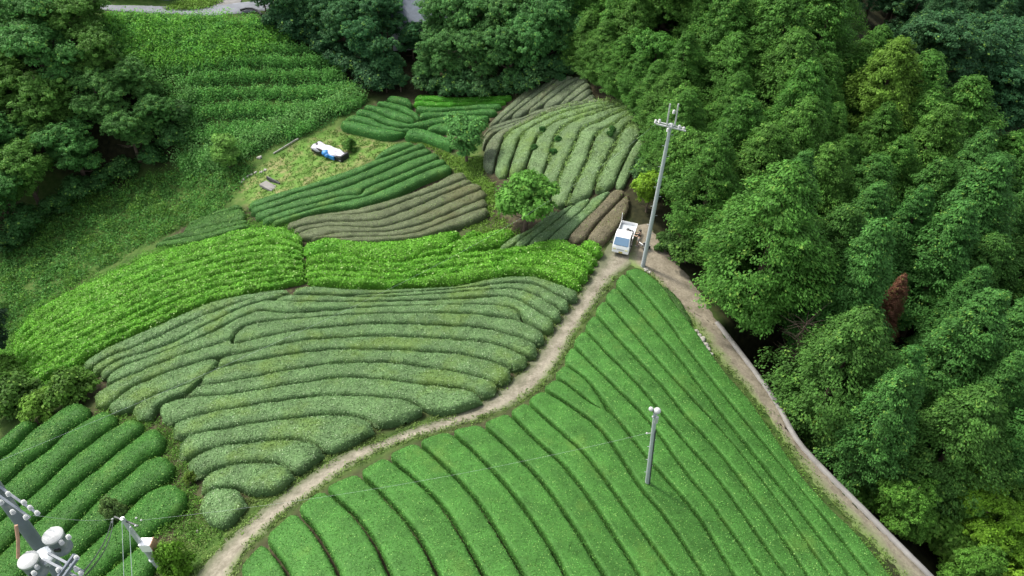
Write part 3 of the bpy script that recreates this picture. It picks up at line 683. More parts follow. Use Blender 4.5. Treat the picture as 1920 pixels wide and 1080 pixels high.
def crown_mesh(name, kind, H, R, seed, tufts, per, leaf, z0=.14):
    rng = np.random.RandomState(seed); C = []; S = []; D = []
    if kind in ('cypress', 'cedar'):
        lob = rng.uniform(0, 6.28, 5)
        for k in range(tufts):
            t = z0 + (1 - z0) * rng.uniform(0, 1) ** 1.15; a = rng.uniform(0, 6.28)
            if kind == 'cypress': pr = R * min(1, (1 - t) * 1.9 + .06) ** .75 * min(1, .55 + 2.2 * (t - z0))
            else: pr = R * min(1, (1 - t) * 1.35 + .06) ** .72
            pr *= 1 + .16 * math.sin(3 * a + 9 * t + lob[0]) + .12 * math.sin(5 * a - 14 * t + lob[1]) + .10 * math.sin(2 * a + 23 * t + lob[2])
            q = rng.uniform(.3, 1.06) ** .55 * pr
            C.append((q * math.cos(a), q * math.sin(a), t * H - .12 * q + rng.normal() * .1)); S.append((.27 + .25 * rng.uniform()) * (.55 + .45 * min(1, (1 - t) * 3)) * (R / 2.4) ** .5)
            D.append((math.cos(a), math.sin(a), .55))
    else:
        nb = 15 if kind == 'broad' else 10; blobs = []
        for k in range(nb):
            a = 2.4 * k + rng.normal() * .3; u = (k + .5) / nb; zz = z0 + (1 - z0) * (.18 + .66 * rng.uniform()) if k else .82
            rad = R * .62 * math.sqrt(u) * (1 - .35 * max(0, zz - .6)); blobs.append((rad * math.cos(a), rad * math.sin(a), zz * H, R * rng.uniform(.34, .52)))
        for k in range(tufts):
            bx, by, bz, br = blobs[rng.randint(nb)]; v = rng.normal(size=3); v /= np.linalg.norm(v)
            if v[2] < -.35: v[2] *= -.6
            q = br * rng.uniform(.5, 1.05); C.append((bx + v[0] * q, by + v[1] * q, bz + v[2] * q * .8)); S.append(.24 + .2 * rng.uniform()); D.append((v[0], v[1], v[2] * .8 + .35))
    C = np.array(C); S = np.array(S); D = nrm(np.array(D)); n = len(C)
    j = np.repeat(np.arange(n), per); v = rng.normal(size=(n * per, 3)); v = nrm(v) * rng.uniform(.15, 1, (n * per, 1)) ** .6
    P = C[j] + v * (S[j, None] * np.array([1, 1, .7])); Nn = nrm(D[j] * 1.0 + v * 1.0 + np.array([0, 0, .3]))
    down = D[j] * np.array([1, 1, 0]) + np.array([0, 0, -.5 if kind in ('cypress', 'cedar') else -.15])
    V, Q = leaf_quads(P, Nn, leaf, .5 if kind in ('cypress', 'cedar') else .7, .35, rng, down)
    tone = rng.uniform(-.22, .22, n)[j]
    return quad_mesh(name, V, Q, np.clip(rng.uniform(.05, .92, n * per) * .75 + .12 + tone, 0, .92))

PROTO = {}
def proto(key, n, kind, H, R, tufts, per, leaf, limbs, trunk_r, z0=.14):
    PROTO[key] = [(crown_mesh(key + '_crown', kind, H, R, 100 * n + 7 * k + len(key), tufts, per, leaf, z0), None, H, R) for k in range(n)]
    for k in range(n):
        tm = trunk_mesh(H * .93, trunk_r, 31 * k + len(key), limbs, R * .7); me = bpy.data.meshes.new('trunk'); me.from_pydata(tm.v, [], tm.f); me.materials.append(M['bark'])
        PROTO[key][k][0].materials.append(M['tree']); PROTO[key][k] = (PROTO[key][k][0], me, H, R)
proto('cypress', 5, 'cypress', 12.0, 2.7, 1150, 46, .155, 6, .2)
proto('cedar', 4, 'cedar', 13.0, 2.2, 1050, 46, .145, 5, .19, .24)
proto('broad', 5, 'broad', 9.0, 3.6, 1050, 40, .18, 9, .22, .07)
proto('small', 3, 'round', 4.6, 2.1, 520, 30, .20, 8, .13, .16)
proto('shrub', 3, 'round', 2.4, 1.6, 220, 26, .20, 5, .06, .05)

def tree(key, name, x, y, h, wide, color, label, cat, group=None, var=None, sink=.15, rz=None, zoff=0.0):
    c, t, H, R = PROTO[key][TR.randint(len(PROTO[key])) if var is None else var % len(PROTO[key])]
    r = empty(name, (x, y, float(ground(x, y)) - sink + zoff), TR.uniform(0, 6.28) if rz is None else rz); k = h / H
    r.scale = (k * wide, k * wide, k)
    a = link('trunk', t, r); b = link('crown', c, r); j = TR.uniform(.92, 1.08); b.color = (color[0] * j * TR.uniform(.92, 1.08), color[1] * j, color[2] * j, 1)
    return tag(r, label, cat, group)

# the wood right of the farm road: ranks of trees back from its edge
EDGE_PX = [(1090,125),(1130,150),(1172,180),(1215,215),(1222,270),(1215,330),(1222,390),(1252,440),(1285,480),(1325,525),(1352,570),(1385,610),(1430,672),(1480,750),(1530,835),(1585,890),(1655,965),(1730,1040),(1800,1110)]
_e = spline(EDGE_PX, 5); EDGE = resample(hit(_e[:, 0], _e[:, 1], .2, GRID0)[:, :2], 160)
G_CY, G_YG, G_DK, G_BR = (.076, .200, .030), (.115, .235, .028), (.036, .090, .026), (.084, .22, .034)
placed = []
def in_view(x, y, h, m=170):
    zg = float(ground(x, y)); a = project((x, y, zg + h)); b = project((x, y, zg + .3))
    return min(a[0], b[0]) < 1920 + m and max(a[0], b[0]) > -m and a[1] < 1080 + m and b[1] > -m * .2
rank_count = {}
def depth_of_xy(x, y, z): return y * CP - (z - CAM_Z) * SP
for rk in range(12):
    off = 2.1 + rk * 4.7 + (0.3 if rk else 0)
    tg = nrm(np.gradient(EDGE, axis=0)); nl = np.stack([-tg[:, 1], tg[:, 0]], 1)
    for _ in range(12): nl[1:-1] = (nl[:-2] + nl[1:-1] + nl[2:]) / 3; 
    nl = nrm(nl); line = EDGE + nl * off
    if rk: line = np.concatenate([line[:1] + np.array([[-6.0 * min(rk, 3), 14.0]]), line])
    L_ = resample(line, 400); s = 0; acc = 1.0 + (rk % 2) * 2; prev = L_[0]
    for p in L_[1:]:
        acc += float(np.linalg.norm(p - prev)); prev = p
        step = 4.0 if rk < 1 else 3.9 if prev[1] < 46 else 4.5
        if acc < step: continue
        x, y = p + TR.uniform(-.7, .7, 2)
        if min([1e9] + [(x - a) ** 2 + (y - b_) ** 2 for a, b_ in placed]) < (3.0 if y < 46 else 3.6) ** 2: continue
        sdv, _ = sdist(EDGE, np.array(x), np.array(y))
        if -float(sdv) < (1.4 if y > 42 else 2.6): continue
        zg = float(ground(x, y)); px, py = project((x, y, zg + 9))
        if not in_view(x, y, 13): continue
        ptop = project((x, y, zg + 13)); pmid = project((x, y, zg + 8)); dep = depth_of_xy(x, y, zg + 8)
        if ptop[0] > 1600 and ptop[1] < (ptop[0] - 1610) * .76 - 8: continue            # beyond the crest of the near wood
        if 1440 < pmid[0] < 1570 and 600 < pmid[1] < 800 and rk < 3: continue          # gap where the trunks show
        acc = 0.0; placed.append((x, y)); i = rank_count.get(rk, 0); rank_count[rk] = i + 1
        low = py > 800 or (py > 720 and px < 1620)                       # the leafy lower end
        u = TR.uniform()
        if low and rk < 4:
            if px > 1790 and rk >= 1: key, h, wd, col, look = 'broad', TR.uniform(6, 7.5), 1.0, (.15, .30, .024), 'yellow-green leafy tree'
            else: key, h, wd, col, look = 'broad', TR.uniform(4.5, 6.5), .85, (.10, .24, .032), 'light green leafy tree'
        elif rk == 0 and y > 45: key, h, wd, col, look = ('broad', TR.uniform(7, 9), .95, G_BR, 'bushy green tree') if u < .45 else ('cypress', TR.uniform(8, 11), 1.25, G_CY, 'bushy green cypress')
        elif px > 1480 and py > 330: key, h, wd, col, look = ('cedar', TR.uniform(11.5, 17), TR.uniform(1.1, 1.4), (.068, .20, .040), 'tall pointed dark green cedar') if u < .75 else ('cypress', TR.uniform(10.5, 14.5), 1.3, (.068, .18, .032), 'tall green cypress')
        else: key, h, wd, col, look = (('cypress' if TR.uniform() < .9 else 'broad'), TR.uniform(10, 14.5), TR.uniform(1.05, 1.5), G_CY if u < .86 else G_YG, 'feathery green cypress' if u < .86 else 'yellowish green cypress')
        if dep < 57 and 1625 < pmid[0] < 1755:                                          # the dead conifer stands open to view
            while h > 4 and project((x, y, zg + h))[1] < 645: h -= .5
            if h <= 4: continue
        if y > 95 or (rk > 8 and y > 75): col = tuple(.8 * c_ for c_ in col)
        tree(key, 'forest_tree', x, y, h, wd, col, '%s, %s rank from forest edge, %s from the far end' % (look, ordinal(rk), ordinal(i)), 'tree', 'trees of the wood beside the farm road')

# dark bluish green trees of the far slope beyond the valley, upper right
i = 0
for gy in np.arange(84, 175, 5.4):
    for gx in np.arange(50, 150, 5.4):
        x, y = gx + TR.uniform(-1.6, 1.6), gy + TR.uniform(-1.6, 1.6)
        if min([1e9] + [(x - a) ** 2 + (y - b_) ** 2 for a, b_ in placed]) < 4.2 ** 2 or not in_view(x, y, 12, 60): continue
        pt_ = project((x, y, float(ground(x, y)) + 5))
        if x < 50 or pt_[1] > (pt_[0] - 1600) * .76 - 4: continue
        placed.append((x, y)); tree('cedar' if TR.uniform() < .6 else 'broad', 'forest_tree', x, y, TR.uniform(9, 13), 1.25, (.050, .145, .052), 'dark bluish green tree on the far slope behind the wood, %s from its near corner' % ordinal(i), 'tree', 'shaded trees on the far slope'); i += 1

def by_px(key, name, px, py, h, wide, col, label, cat='tree', group=None, **k):
    p = H1(px, py); placed.append((p.x, p.y)); return tree(key, name, p.x, p.y, h, wide, col, label, cat, group, **k)
# leafy trees behind the upper rows
for i, (px, py, h) in enumerate([(812,160,6.5),(850,166,8),(905,170,8),(958,166,8.5),(1005,155,9),(1052,132,9.5),(835,120,9),(890,118,10),(945,112,10),(1000,105,11),(1060,90,11),(1110,80,11),(870,70,11),(930,62,11),(1000,55,11),(1065,45,11),(1130,60,12),(1180,90,12)]):
    by_px('broad', 'leafy_tree', px, py, h, 1.0, (.080, .215, .055) if py > 100 else (.11, .27, .045), 'leafy green tree behind the upper tea rows, %s from the small white house' % ordinal(i), group='leafy trees behind the upper rows')
for i, (px, py, h) in enumerate([(728,158,6.5),(752,172,3.4),(695,142,8),(650,110,8.5),(612,82,8.5),(572,62,8),(530,52,6.5),(720,100,10),(668,70,10),(620,48,10),(740,66,9),(776,112,5.5),(690,34,10),(500,30,4.5)]):
    by_px('broad', 'dark_tree', px, py, h, 1.0, (.055, .165, .056), 'dark bluish green tree between the weedy bank and the house, %s up from the rows' % ordinal(i), group='dark trees beside the house')
for i, (px, py, h) in enumerate([(1100,140,6.5),(1128,162,6.5),(1160,184,6),(1192,203,5.5),(1222,232,6),(1238,265,6.5),(1242,310,6),(1240,355,5)]):
    by_px('cypress', 'forest_tree', px, py, h * 1.15, 1.5, G_CY, 'low-branched green tree overhanging the ends of the curving rows, %s from the far corner' % ordinal(i), group='trees overhanging the curving rows')
for i, (px, py) in enumerate([(800,172),(826,178),(852,180),(880,182),(910,184),(940,182),(968,178),(990,170),(1015,162),(1040,150),(1065,140),(1085,132)]):
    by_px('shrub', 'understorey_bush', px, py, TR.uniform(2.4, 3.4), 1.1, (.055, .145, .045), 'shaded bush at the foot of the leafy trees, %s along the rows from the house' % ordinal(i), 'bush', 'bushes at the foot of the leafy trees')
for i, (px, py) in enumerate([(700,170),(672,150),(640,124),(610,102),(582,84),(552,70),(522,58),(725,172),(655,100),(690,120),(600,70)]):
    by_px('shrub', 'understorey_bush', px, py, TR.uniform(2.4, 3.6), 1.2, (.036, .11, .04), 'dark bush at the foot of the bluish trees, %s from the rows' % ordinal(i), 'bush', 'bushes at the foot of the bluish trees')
for i, (px, py) in enumerate([(60,440),(110,400),(150,372),(195,350),(235,332),(290,305),(330,275),(338,235),(300,215),(20,470)]):
    by_px('shrub', 'understorey_bush', px, py, TR.uniform(2.2, 3.4), 1.2, (.05, .14, .034), 'green bush along the lower edge of the left grove, %s going uphill' % ordinal(i), 'bush', 'bushes along the left grove')
# the dark trees on the left
LT = [(25,440,8,0),(75,385,8.5,1),(160,335,8,0),(262,300,7,0),(305,262,6,0),(35,330,9,0),(120,270,9.5,1),(215,250,8,0),(270,200,6.5,0),(40,240,10,1),(130,190,10,0),(200,165,8,1),(20,170,10,0),(90,140,10,0),(165,110,8,1),(10,110,10,0),(70,80,9,0),(130,60,8,1),(180,60,6,1),(-40,300,10,0),(-50,420,9,0),(-60,200,10,0)]
for i, (px, py, h, y_) in enumerate(LT):
    by_px('broad', 'dark_tree', px, py, h * 1.05, 1.12, (.095, .22, .036) if y_ else (.086, .23, .052), '%s leafy tree in the grove left of the weedy bank, %s upslope' % ('olive' if y_ else 'deep green', ordinal(i)), group='dark grove left of the weedy bank')
by_px('broad', 'dark_tree', 8, 690, 8.5, .7, (.026, .062, .03), 'dark tree at the outer end of the shaggy bright slope')
by_px('broad', 'dark_tree', -50, 600, 9, .9, (.03, .07, .03), 'dark tree farther out beyond the shaggy bright slope')

# single trees and bushes
by_px('small', 'round_tree', 984, 432, 6.6, 1.12, (.115, .28, .042), 'lone round leafy tree with short trunk among the rows, nearer the truck', var=0, zoff=-.1)
by_px('small', 'round_tree', 876, 303, 5.6, 1.0, (.11, .27, .065), 'small dark round tree at the foot of the curving rows', var=1)
by_px('small', 'round_tree', 432, 314, 4.4, 1.0, (.17, .34, .065), 'pale green bushy tree on the weedy bank above the concrete slab', var=2)
by_px('small', 'round_tree', 1212, 398, 4.2, .85, (.18, .35, .025), 'bright yellow-green bush against the wood beside the red-brown rows', 'bush', var=1)
by_px('shrub', 'bush', 1218, 345, 2.6, 1.2, (.075, .16, .05), 'pale green bush at the wood edge above the yellow-green bush', 'bush')
by_px('shrub', 'bush', 1284, 492, 2.6, 1.1, (.07, .17, .03), 'low round bush at the forest edge beside the tall pole', 'bush')
by_px('shrub', 'bush', 1250, 470, 2.0, .9, (.06, .14, .03), 'small bush between the tall pole and the wood', 'bush')
by_px('shrub', 'bush', 1535, 838, 3.0, 1.1, (.16, .24, .03), 'light yellow-green shrub leaning over the concrete wall', 'bush', zoff=1.6)
by_px('shrub', 'bush', 338, 1072, 2.5, .62, (.10, .24, .02), 'bright green bush beside the box on the short pole', 'bush')
by_px('shrub', 'bush', 142, 748, 2.6, 1.15, (.075, .17, .022), 'leafy bush at the low end of the grey-green rows', 'bush')
by_px('shrub', 'bush', 88, 775, 2.2, 1.1, (.11, .24, .03), 'light green bush beside the dark boulder', 'bush')
by_px('shrub', 'bush', 35, 765, 2.6, 1.3, (.06, .15, .022), 'dark green bush left of the dark boulder', 'bush')
by_px('shrub', 'bush', 5, 745, 2.8, 1.3, (.07, .17, .022), 'wide green bush at the edge of the shaggy slope', 'bush')
by_px('shrub', 'bush', 25, 722, 2.4, 1.2, (.09, .20, .022), 'fresh green bush above the dark green rows', 'bush')
by_px('shrub', 'bush', 290, 905, 1.0, 1.0, (.075, .17, .025), 'low leafy bush between two dark green rows', 'bush')
by_px('shrub', 'bush', 362, 902, 1.0, .8, (.11, .20, .03), 'yellowish weedy bush beside the stubby round tea bush', 'bush')
by_px('shrub', 'bush', 225, 975, 2.4, .5, (.13, .20, .06), 'pale leafy climber tuft at the head of the short pole', 'bush')
for (px, py, w_, lab) in [(690,400,0,0)][:0]: pass
for i, (px, py, h, yl) in enumerate([(1622,930,3.2,0),(1672,985,3.2,0),(1730,1015,3.6,0),(1780,1050,3.4,0),(1700,940,5,0),(1780,1000,5,0),(1800,1075,4,0),(1850,1060,4.5,1),(1885,1020,5,1),(1900,1090,4.5,1),(1840,960,5.5,0),(1930,1060,5,1),(1760,930,5.5,0),(1650,900,4,0),(1860,1130,4,1),(1830,1120,3.2,0)]):
    by_px('broad' if h > 4 else 'shrub', 'leafy_shrub', px, py, h, .95, (.15, .31, .025) if yl else (.105, .245, .035), '%s leafy shrub below the lower end of the concrete wall, %s counting downhill' % ('yellow-green' if yl else 'fresh green', ordinal(i)), 'shrub', 'leafy shrubs below the concrete wall')
o = by_px('shrub', 'grass_clump', 657, 281, 1.5, 1.0, (.075, .18, .03), 'round green grass clump beside the covered pile', 'grass clump')
# the dead cedar
p = at_depth(1690, 530, 57); zg = float(ground(p.x, p.y)); r = tree('cedar', 'dead_cedar', p.x, p.y, max(8, p.z - zg), .95, (.25, .12, .075), 'slender dead red-brown conifer among the green cedars', 'tree', var=2)
# bare twiggy dead tree in the wood edge
p = at_depth(1515, 600, 52); zg = float(ground(p.x, p.y)); m = MB(); rr = random.Random(4); hh = p.z - zg
m.tube([(0, 0, -.3), (.1, 0, hh * .5), (0, .1, hh)], [.14, .1, .02], 6)
for k in range(70):
    t = rr.uniform(.45, 1); a = rr.uniform(0, 6.28); l = rr.uniform(.6, 1.9); q = Vector((0, 0, hh * t)); e_ = q + Vector((math.cos(a) * l, math.sin(a) * l, l * rr.uniform(-.1, .7)))
    m.tube([q, (q + e_) / 2 + Vector((0, 0, .1)), e_], [.035, .022, .008], 4)
o = m.build('bare_tree', 'bark'); o.location = (p.x, p.y, zg); tag(o, 'bare grey twiggy dead tree in front of the cedars', 'tree')

# ---------------------------------------------------------------- weeds and grass
def tufts(name, XY, hgt, rad, per, leaf, color, label, cat, tilt=.8, aspect=.5, zup=0.0, lo=0.0, mat='tree', drop=None):
    n = len(XY); z = ground(XY[:, 0], XY[:, 1]); j = np.repeat(np.arange(n), per); N_ = n * per
    v = TR.normal(size=(N_, 3)); v = nrm(v); v[:, 2] = np.abs(v[:, 2]); q = TR.uniform(.2, 1, (N_, 1)) ** .5; sc = TR.uniform(.65, 1.35, n)[j][:, None]
    P = np.concatenate([XY, z[:, None] + lo], 1)[j] + v * q * sc * np.array([rad, rad, hgt])
    al = np.tile([0, 0, 1.0], (N_, 1)) * 1.6 + v if zup else None
    V, Q = leaf_quads(P, nrm(v + np.array([0, 0, .6])), leaf, aspect, tilt, TR, al)
    tone = (TR.uniform(-.25, .25, n))[j]
    me = quad_mesh(name, V, Q, np.clip(TR.uniform(.1, .9, N_) * .7 + .15 + tone, 0, .95)); o = link(name, me, None, M[mat]); o.color = (*color, 1)
    o['kind'] = 'stuff'; tag(o, label, cat); return o
def along_(Lp, n, w):
    P = resample(hits(spline(Lp, 6))[:, :2], 300); i = TR.randint(0, 300, n); return P[i] + TR.normal(size=(n, 2)) * w
def scatter(poly, n):
    lo, hi = poly.min(0), poly.max(0); p = TR.uniform(lo, hi, (n * 4, 2)); return p[inpoly(poly, p[:, 0], p[:, 1])][:n]
BANK = wpoly([(185,28),(330,32),(430,42),(480,34),(555,80),(620,120),(685,182),(632,218),(532,266),(470,284),(400,318),(345,322),(318,240),(250,170),(210,100)], 2)
VALLEY = wpoly([(0,660),(0,430),(70,385),(150,340),(250,330),(345,318),(470,300),(450,350),(400,400),(330,425),(270,460),(120,540)], 2)
bx_ = scatter(BANK, 5200); pj = np.array([project((x, y, z)) for x, y, z in zip(bx_[:, 0], bx_[:, 1], ground(bx_[:, 0], bx_[:, 1]))]); st = np.cos(6.283 * (pj[:, 1] + .05 * (pj[:, 0] - 450) + 4 * np.sin(pj[:, 0] / 55)) / (13 + pj[:, 1] * .04)); keep = st > TR.uniform(-.1, .35, len(bx_))
tufts('weeds_low', bx_[::3], .4, .9, 24, .22, (.055, .18, .04), 'dark low weeds between the terraces of the bank', 'weeds', tilt=.7)
tufts('weeds', bx_[keep], 1.25, .62, 50, .22, (.125, .34, .070), 'rank green weeds covering the bank below the upper road', 'weeds', tilt=.7)
ub = wpoly([(190,30),(330,34),(470,38),(545,80),(470,110),(330,130),(240,110)], 2); tufts('bank_weeds', scatter(ub, 420), 1.6, 1.0, 56, .26, (.15, .38, .05), 'lighter green weeds on the upper part of the bank', 'weeds', tilt=.7)
lb_ = np.concatenate([along_([(400,305),(465,275),(535,246),(615,210),(670,178)], 150, .8), along_([(330,235),(370,280),(420,310)], 60, 1.2), along_([(300,150),(360,190),(330,230)], 50, 1.5)]); tufts('bank_thicket', lb_, 1.9, 1.1, 64, .24, (.15, .34, .09), 'pale leafy thicket along the foot of the weedy bank', 'weeds', tilt=.7)
tufts('undergrowth', scatter(VALLEY, 1500), .6, .75, 24, .26, (.08, .22, .042), 'low green undergrowth in the valley left of the rows', 'undergrowth')
sp = scatter(VALLEY, 60); tufts('ferns', np.concatenate([sp + TR.normal(size=sp.shape) * .5 for _ in range(3)]), 1.0, .9, 34, .26, (.085, .20, .028), 'brighter leafy patches in the valley undergrowth', 'undergrowth')
def along(Lp, n, w, up=.0, lo=0):
    P = resample(hits(spline(Lp, 6), up)[:, :2], 400); i = TR.randint(lo, 400, n); return P[i] + TR.normal(size=(n, 2)) * w
tufts('grass', np.concatenate([along(TRACK_L, 420, .2, lo=60), along(TRACK_R, 420, .16, lo=60), along(ROAD_L, 260, .25, lo=70), along([(400,960),(480,935),(520,920)], 160, .5), along([(300,1010),(330,1060),(370,1010)], 260, .6), along([(600,850),(650,838),(700,815)], 160, .4)]), .16, .3, 12, .13, (.15, .23, .06), 'short grass along the edges of track and farm road', 'grass', zup=1)
VERGE = wpoly([(1412,757),(1513,903),(1613,1007),(1672,1080),(1725,1140),(1722,1140),(1680,1078),(1617,1003),(1518,900),(1420,757)], 2)
tufts('verge', scatter(VERGE, 350), .14, .3, 14, .12, (.13, .26, .045), 'fresh green verge between the last tea row and the farm road', 'grass', zup=1)
tufts('meadow', scatter(CLEARING, 900), .12, .4, 10, .18, (.12, .22, .045), 'patchy yellow-green grass of the clearing', 'grass', zup=1)
MEAD2 = wpoly([(770,262),(800,262),(850,290),(905,290),(905,325),(860,320),(810,275)], 2); MEAD3 = wpoly([(870,325),(925,335),(915,395),(880,340)], 2)
tufts('turf', np.concatenate([scatter(MEAD2, 350), scatter(MEAD3, 200), scatter(wpoly([(872,402),(925,335),(935,400),(985,438),(935,446),(872,428)], 2), 260)]), .2, .4, 14, .2, (.14, .26, .04), 'bright grass around the small dark round tree', 'grass', zup=1)
wl_ = []
for k in range(9, 16):
    a = hits(spline(UR[k][0], 6), .2)[:, :2]; b_ = hits(spline(UR[k][1], 6), .2)[:, :2]; a = resample(a, 120); b_ = resample(b_, 120); t = TR.uniform(.14, .45, (260, 1)) * TR.uniform(.6, 1, (260, 1)); i = TR.randint(20 if k > 11 else 40, 120, 260) if k < 13 else TR.randint(0, 110, 260); wl_.append(a[i] * (1 - t) + b_[i] * t)
tufts('row_weeds', np.concatenate(wl_)[::2], .38, .36, 14, .15, (.19, .30, .09), 'pale yellow-green weeds grown up through the curving rows', 'weeds', zup=1, lo=.48)
for i, (px, py) in enumerate([(1147,256),(1142,266),(1046,274),(1037,298),(1002,289),(1017,256)]):
    by_px('shrub', 'tea_sprout', px, py, .75, .9, (.045, .14, .03), 'small dark green sprout standing out of a curving tea row, %s from the wood' % ordinal(i), 'sprout', 'dark sprouts on the curving rows', zoff=.55)
cor = np.concatenate([along_([(185,772),(230,785),(280,800),(318,815),(335,860),(345,905),(362,950)], 420, .4), along_([(290,1000),(330,960),(370,1000),(400,1000)], 260, .6), along_([(460,395),(470,415),(500,425),(560,445)], 120, .3)]); tufts('corridor_weeds', cor, .28, .3, 14, .13, (.10, .22, .035), 'weedy strip between the dark green and the grey-green rows', 'weeds', zup=1)
mg = np.concatenate([along_(LBT, 500, .55), along_([(20,650),(15,690),(25,735),(60,735)], 260, .7), along_([(90,715),(140,700),(160,720)], 120, .5)]); tufts('margin_shoots', mg, .55, .5, 26, .17, (.12, .30, .04), 'ragged bright shoots along the margin of the shaggy slope', 'weeds', zup=1)
wl2 = np.concatenate([along(c_, 60, .15, .4) for c_ in (b2, b4, b5, b6, b7)])
es = np.concatenate([along(c_, 230, .07, .35) for c_ in (g6, g7, g8, g9, g10, g11, g12, g13, g14, D_, C_)]); tufts('edge_shoots', es, .16, .16, 12, .085, (.22, .33, .15), 'pale new shoots along the lower edges of the grey-green rows', 'shoots', zup=1, lo=.42)
tufts('stray_shoots', wl2, .5, .25, 12, .14, (.10, .22, .03), 'stray shoots between the dark green rows', 'weeds', zup=1)
# ---------------------------------------------------------------- poles
def pole_height(base, px, py):
    best = min((abs(project((base.x, base.y, base.z + h))[1] - py), h) for h in np.arange(2, 22, .05)); return best[1]
def arm_dir(px0, py0, px1, py1, dep):
    return (at_depth(px1, py1, dep) - at_depth(px0, py0, dep)).normalized()
def depth_of(p): return p.y * CP - (p.z - CAM_Z) * SP
def insulator(m, p, s=1.0):
    m.lathe(p, [(.035 * s, 0), (.09 * s, .03 * s), (.05 * s, .07 * s), (.09 * s, .11 * s), (.05 * s, .15 * s), (.08 * s, .19 * s), (.02 * s, .24 * s)], 10)

# tall pole beside the truck
b0 = H1(1205, 500); top = pole_height(b0, 1258, 238); b0.z -= .3; top += .3
tp = Vector(b0) + Vector((0, 0, top)); dx_ = at_depth(1257, 238, depth_of(tp)); lean = Vector((dx_.x - tp.x, 0, 0))
r = empty('utility_pole', b0); tag(r, 'tall grey steel utility pole with crossarms standing by the white truck', 'utility pole', 'utility poles')
tl_ = Vector((lean.x, 0, top)); m = MB(); m.tube([(0, 0, 0), tl_ * .5, tl_ + Vector((0, 0, .25))], [.19, .16, .12], 12); m.build('shaft', 'steel', r, True)
for k, off in enumerate((-.17, .17)):
    m = MB(); m.box(tl_ + Vector((off * .0, off, .05 - .0)), (2.2, .08, .09), Matrix.Rotation(math.radians(-27), 3, 'Z')); m.build('crossarm', 'porcelain', r)
for off in (-.28, .30):
    m = MB(); m.box(tl_ + Vector((off, 0, .95)), (.09, .09, 1.7)); m.build('upright', 'porcelain', r)
for q in ((-1.0, .5, .02), (-.75, .4, .1), (-.2, -.25, -.25), (.55, -.35, .05), (.85, -.48, -.02), (.1, .1, 1.0), (.05, -.2, .1)):
    m = MB(); insulator(m, tl_ + Vector(q), 1.25); m.build('insulator', 'porcelain', r, True)
P1_ARM = b0 + tl_ + Vector((-1.0, .25, .15))
for k in range(9):
    pass
m = MB()
for k in range(14): m.tube([(lean.x * (2 + k * .9) / top + (-.17 if k % 2 else .17), 0, 2 + k * .9), (lean.x * (2 + k * .9) / top + (-.34 if k % 2 else .34), 0, 2 + k * .9)], .014, 5)
m.build('climbing_step', 'steel', r)['kind'] = 'stuff'

# steel pole in the tea field
b1_ = H1(1212, 920); h1 = pole_height(b1_, 1228, 772); b1_.z -= .2; h1 += .2
r = empty('field_pole', b1_); tag(r, 'slim grey steel pole with white lamp heads standing in the trimmed tea field', 'pole')
tp = Vector(b1_) + Vector((0, 0, h1)); lx = at_depth(1229, 772, depth_of(tp)).x - tp.x; tv = Vector((lx, 0, h1))
m = MB(); m.tube([(0, 0, 0), tv * .99], [.13, .10], 12); m.build('shaft', 'steel', r, True)
m = MB(); m.tube([(.09, -.09, .5), tv * .8 + Vector((.1, -.09, 0))], .03, 6); m.build('conduit', 'cable', r)
m = MB(); m.ball(tv + Vector((.08, -.02, .10)), .19, 12); m.build('lamp_head', 'porcelain', r, True)
m = MB(); m.ball(tv + Vector((-.24, .05, .16)), .13, 12); m.build('lamp_head', 'porcelain', r, True)
m = MB(); m.tube([tv + Vector((-.24, .05, .1)), tv + Vector((0, 0, -.1)), tv + Vector((.08, 0, .1))], .04, 6); m.build('bracket', 'black', r)
m = MB(); m.box(tv + Vector((.10, -.12, -.5)), (.17, .14, .5)); m.build('switch_box', 'porcelain', r, bevel=.02)
m = MB(); m.ball(tv + Vector((-.10, -.1, -.28)), .07, 10); m.build('insulator', 'porcelain', r, True)
m = MB(); m.tube([tv * .76, tv * .76 + Vector((-.14, 0, 0)), tv * .76 + Vector((-.3, 0, -.02))], .02, 6); m.ball(tv * .76 + Vector((-.32, 0, -.02)), .06, 8); m.build('wire_hook', 'porcelain', r, True)
m = MB()
for k in range(7): m.tube([tv * (.2 + .08 * k), tv * (.2 + .08 * k) + Vector((-.22 if k % 2 else .2, 0, .01))], .015, 5)
m.build('climbing_step', 'steel', r)['kind'] = 'stuff'
P2_HOOK = b1_ + tv * .76 + Vector((-.34, 0, -.02))

# short pole with a box at the lower left
b2_ = H1(300, 1066); h2 = pole_height(b2_, 230, 972); b2_.z -= .2; h2 += .2
tp = Vector(b2_) + Vector((0, 0, h2)); lx = at_depth(229, 972, depth_of(tp)).x - tp.x; tv = Vector((lx, 0, h2))
r = empty('utility_pole', b2_); tag(r, 'dark short utility pole with pale box and small white insulators', 'utility pole', 'utility poles')
m = MB(); m.tube([(0, 0, 0), tv], [.16, .11], 12); m.build('shaft', 'steel', r, True)
c_ = tv * .5; m = MB(); m.box(c_ + Vector((.30, -.02, .1)), (.62, .45, .7)); m.build('meter_box', 'white', r, bevel=.02)
m = MB(); m.box(c_ + Vector((.64, -.02, .1)), (.05, .5, .76)); m.build('box_cover', 'brown', r)
m = MB(); m.lathe(tv * .22, [(.17, 0), (.2, .03), (.2, .12), (.17, .15)], 14); m.build('clamp', 'steel', r, True)
m = MB(); m.box(tv + Vector((.1, 0, -.3)), (1.5, .07, .08), Matrix.Rotation(math.radians(-20), 3, 'Z')); m.build('crossarm', 'cable', r)
for q in ((-.5, -.15, -.1), (-.62, .1, -.25), (.1, -.05, .1), (.62, .1, -.15), (.72, -.3, -.2), (.42, -.3, -.35), (.95, -.05, -.1)):
    m = MB(); m.ball(tv + Vector(q), .055, 8); m.build('insulator', 'porcelain', r, True)
P3_TOP = b2_ + tv
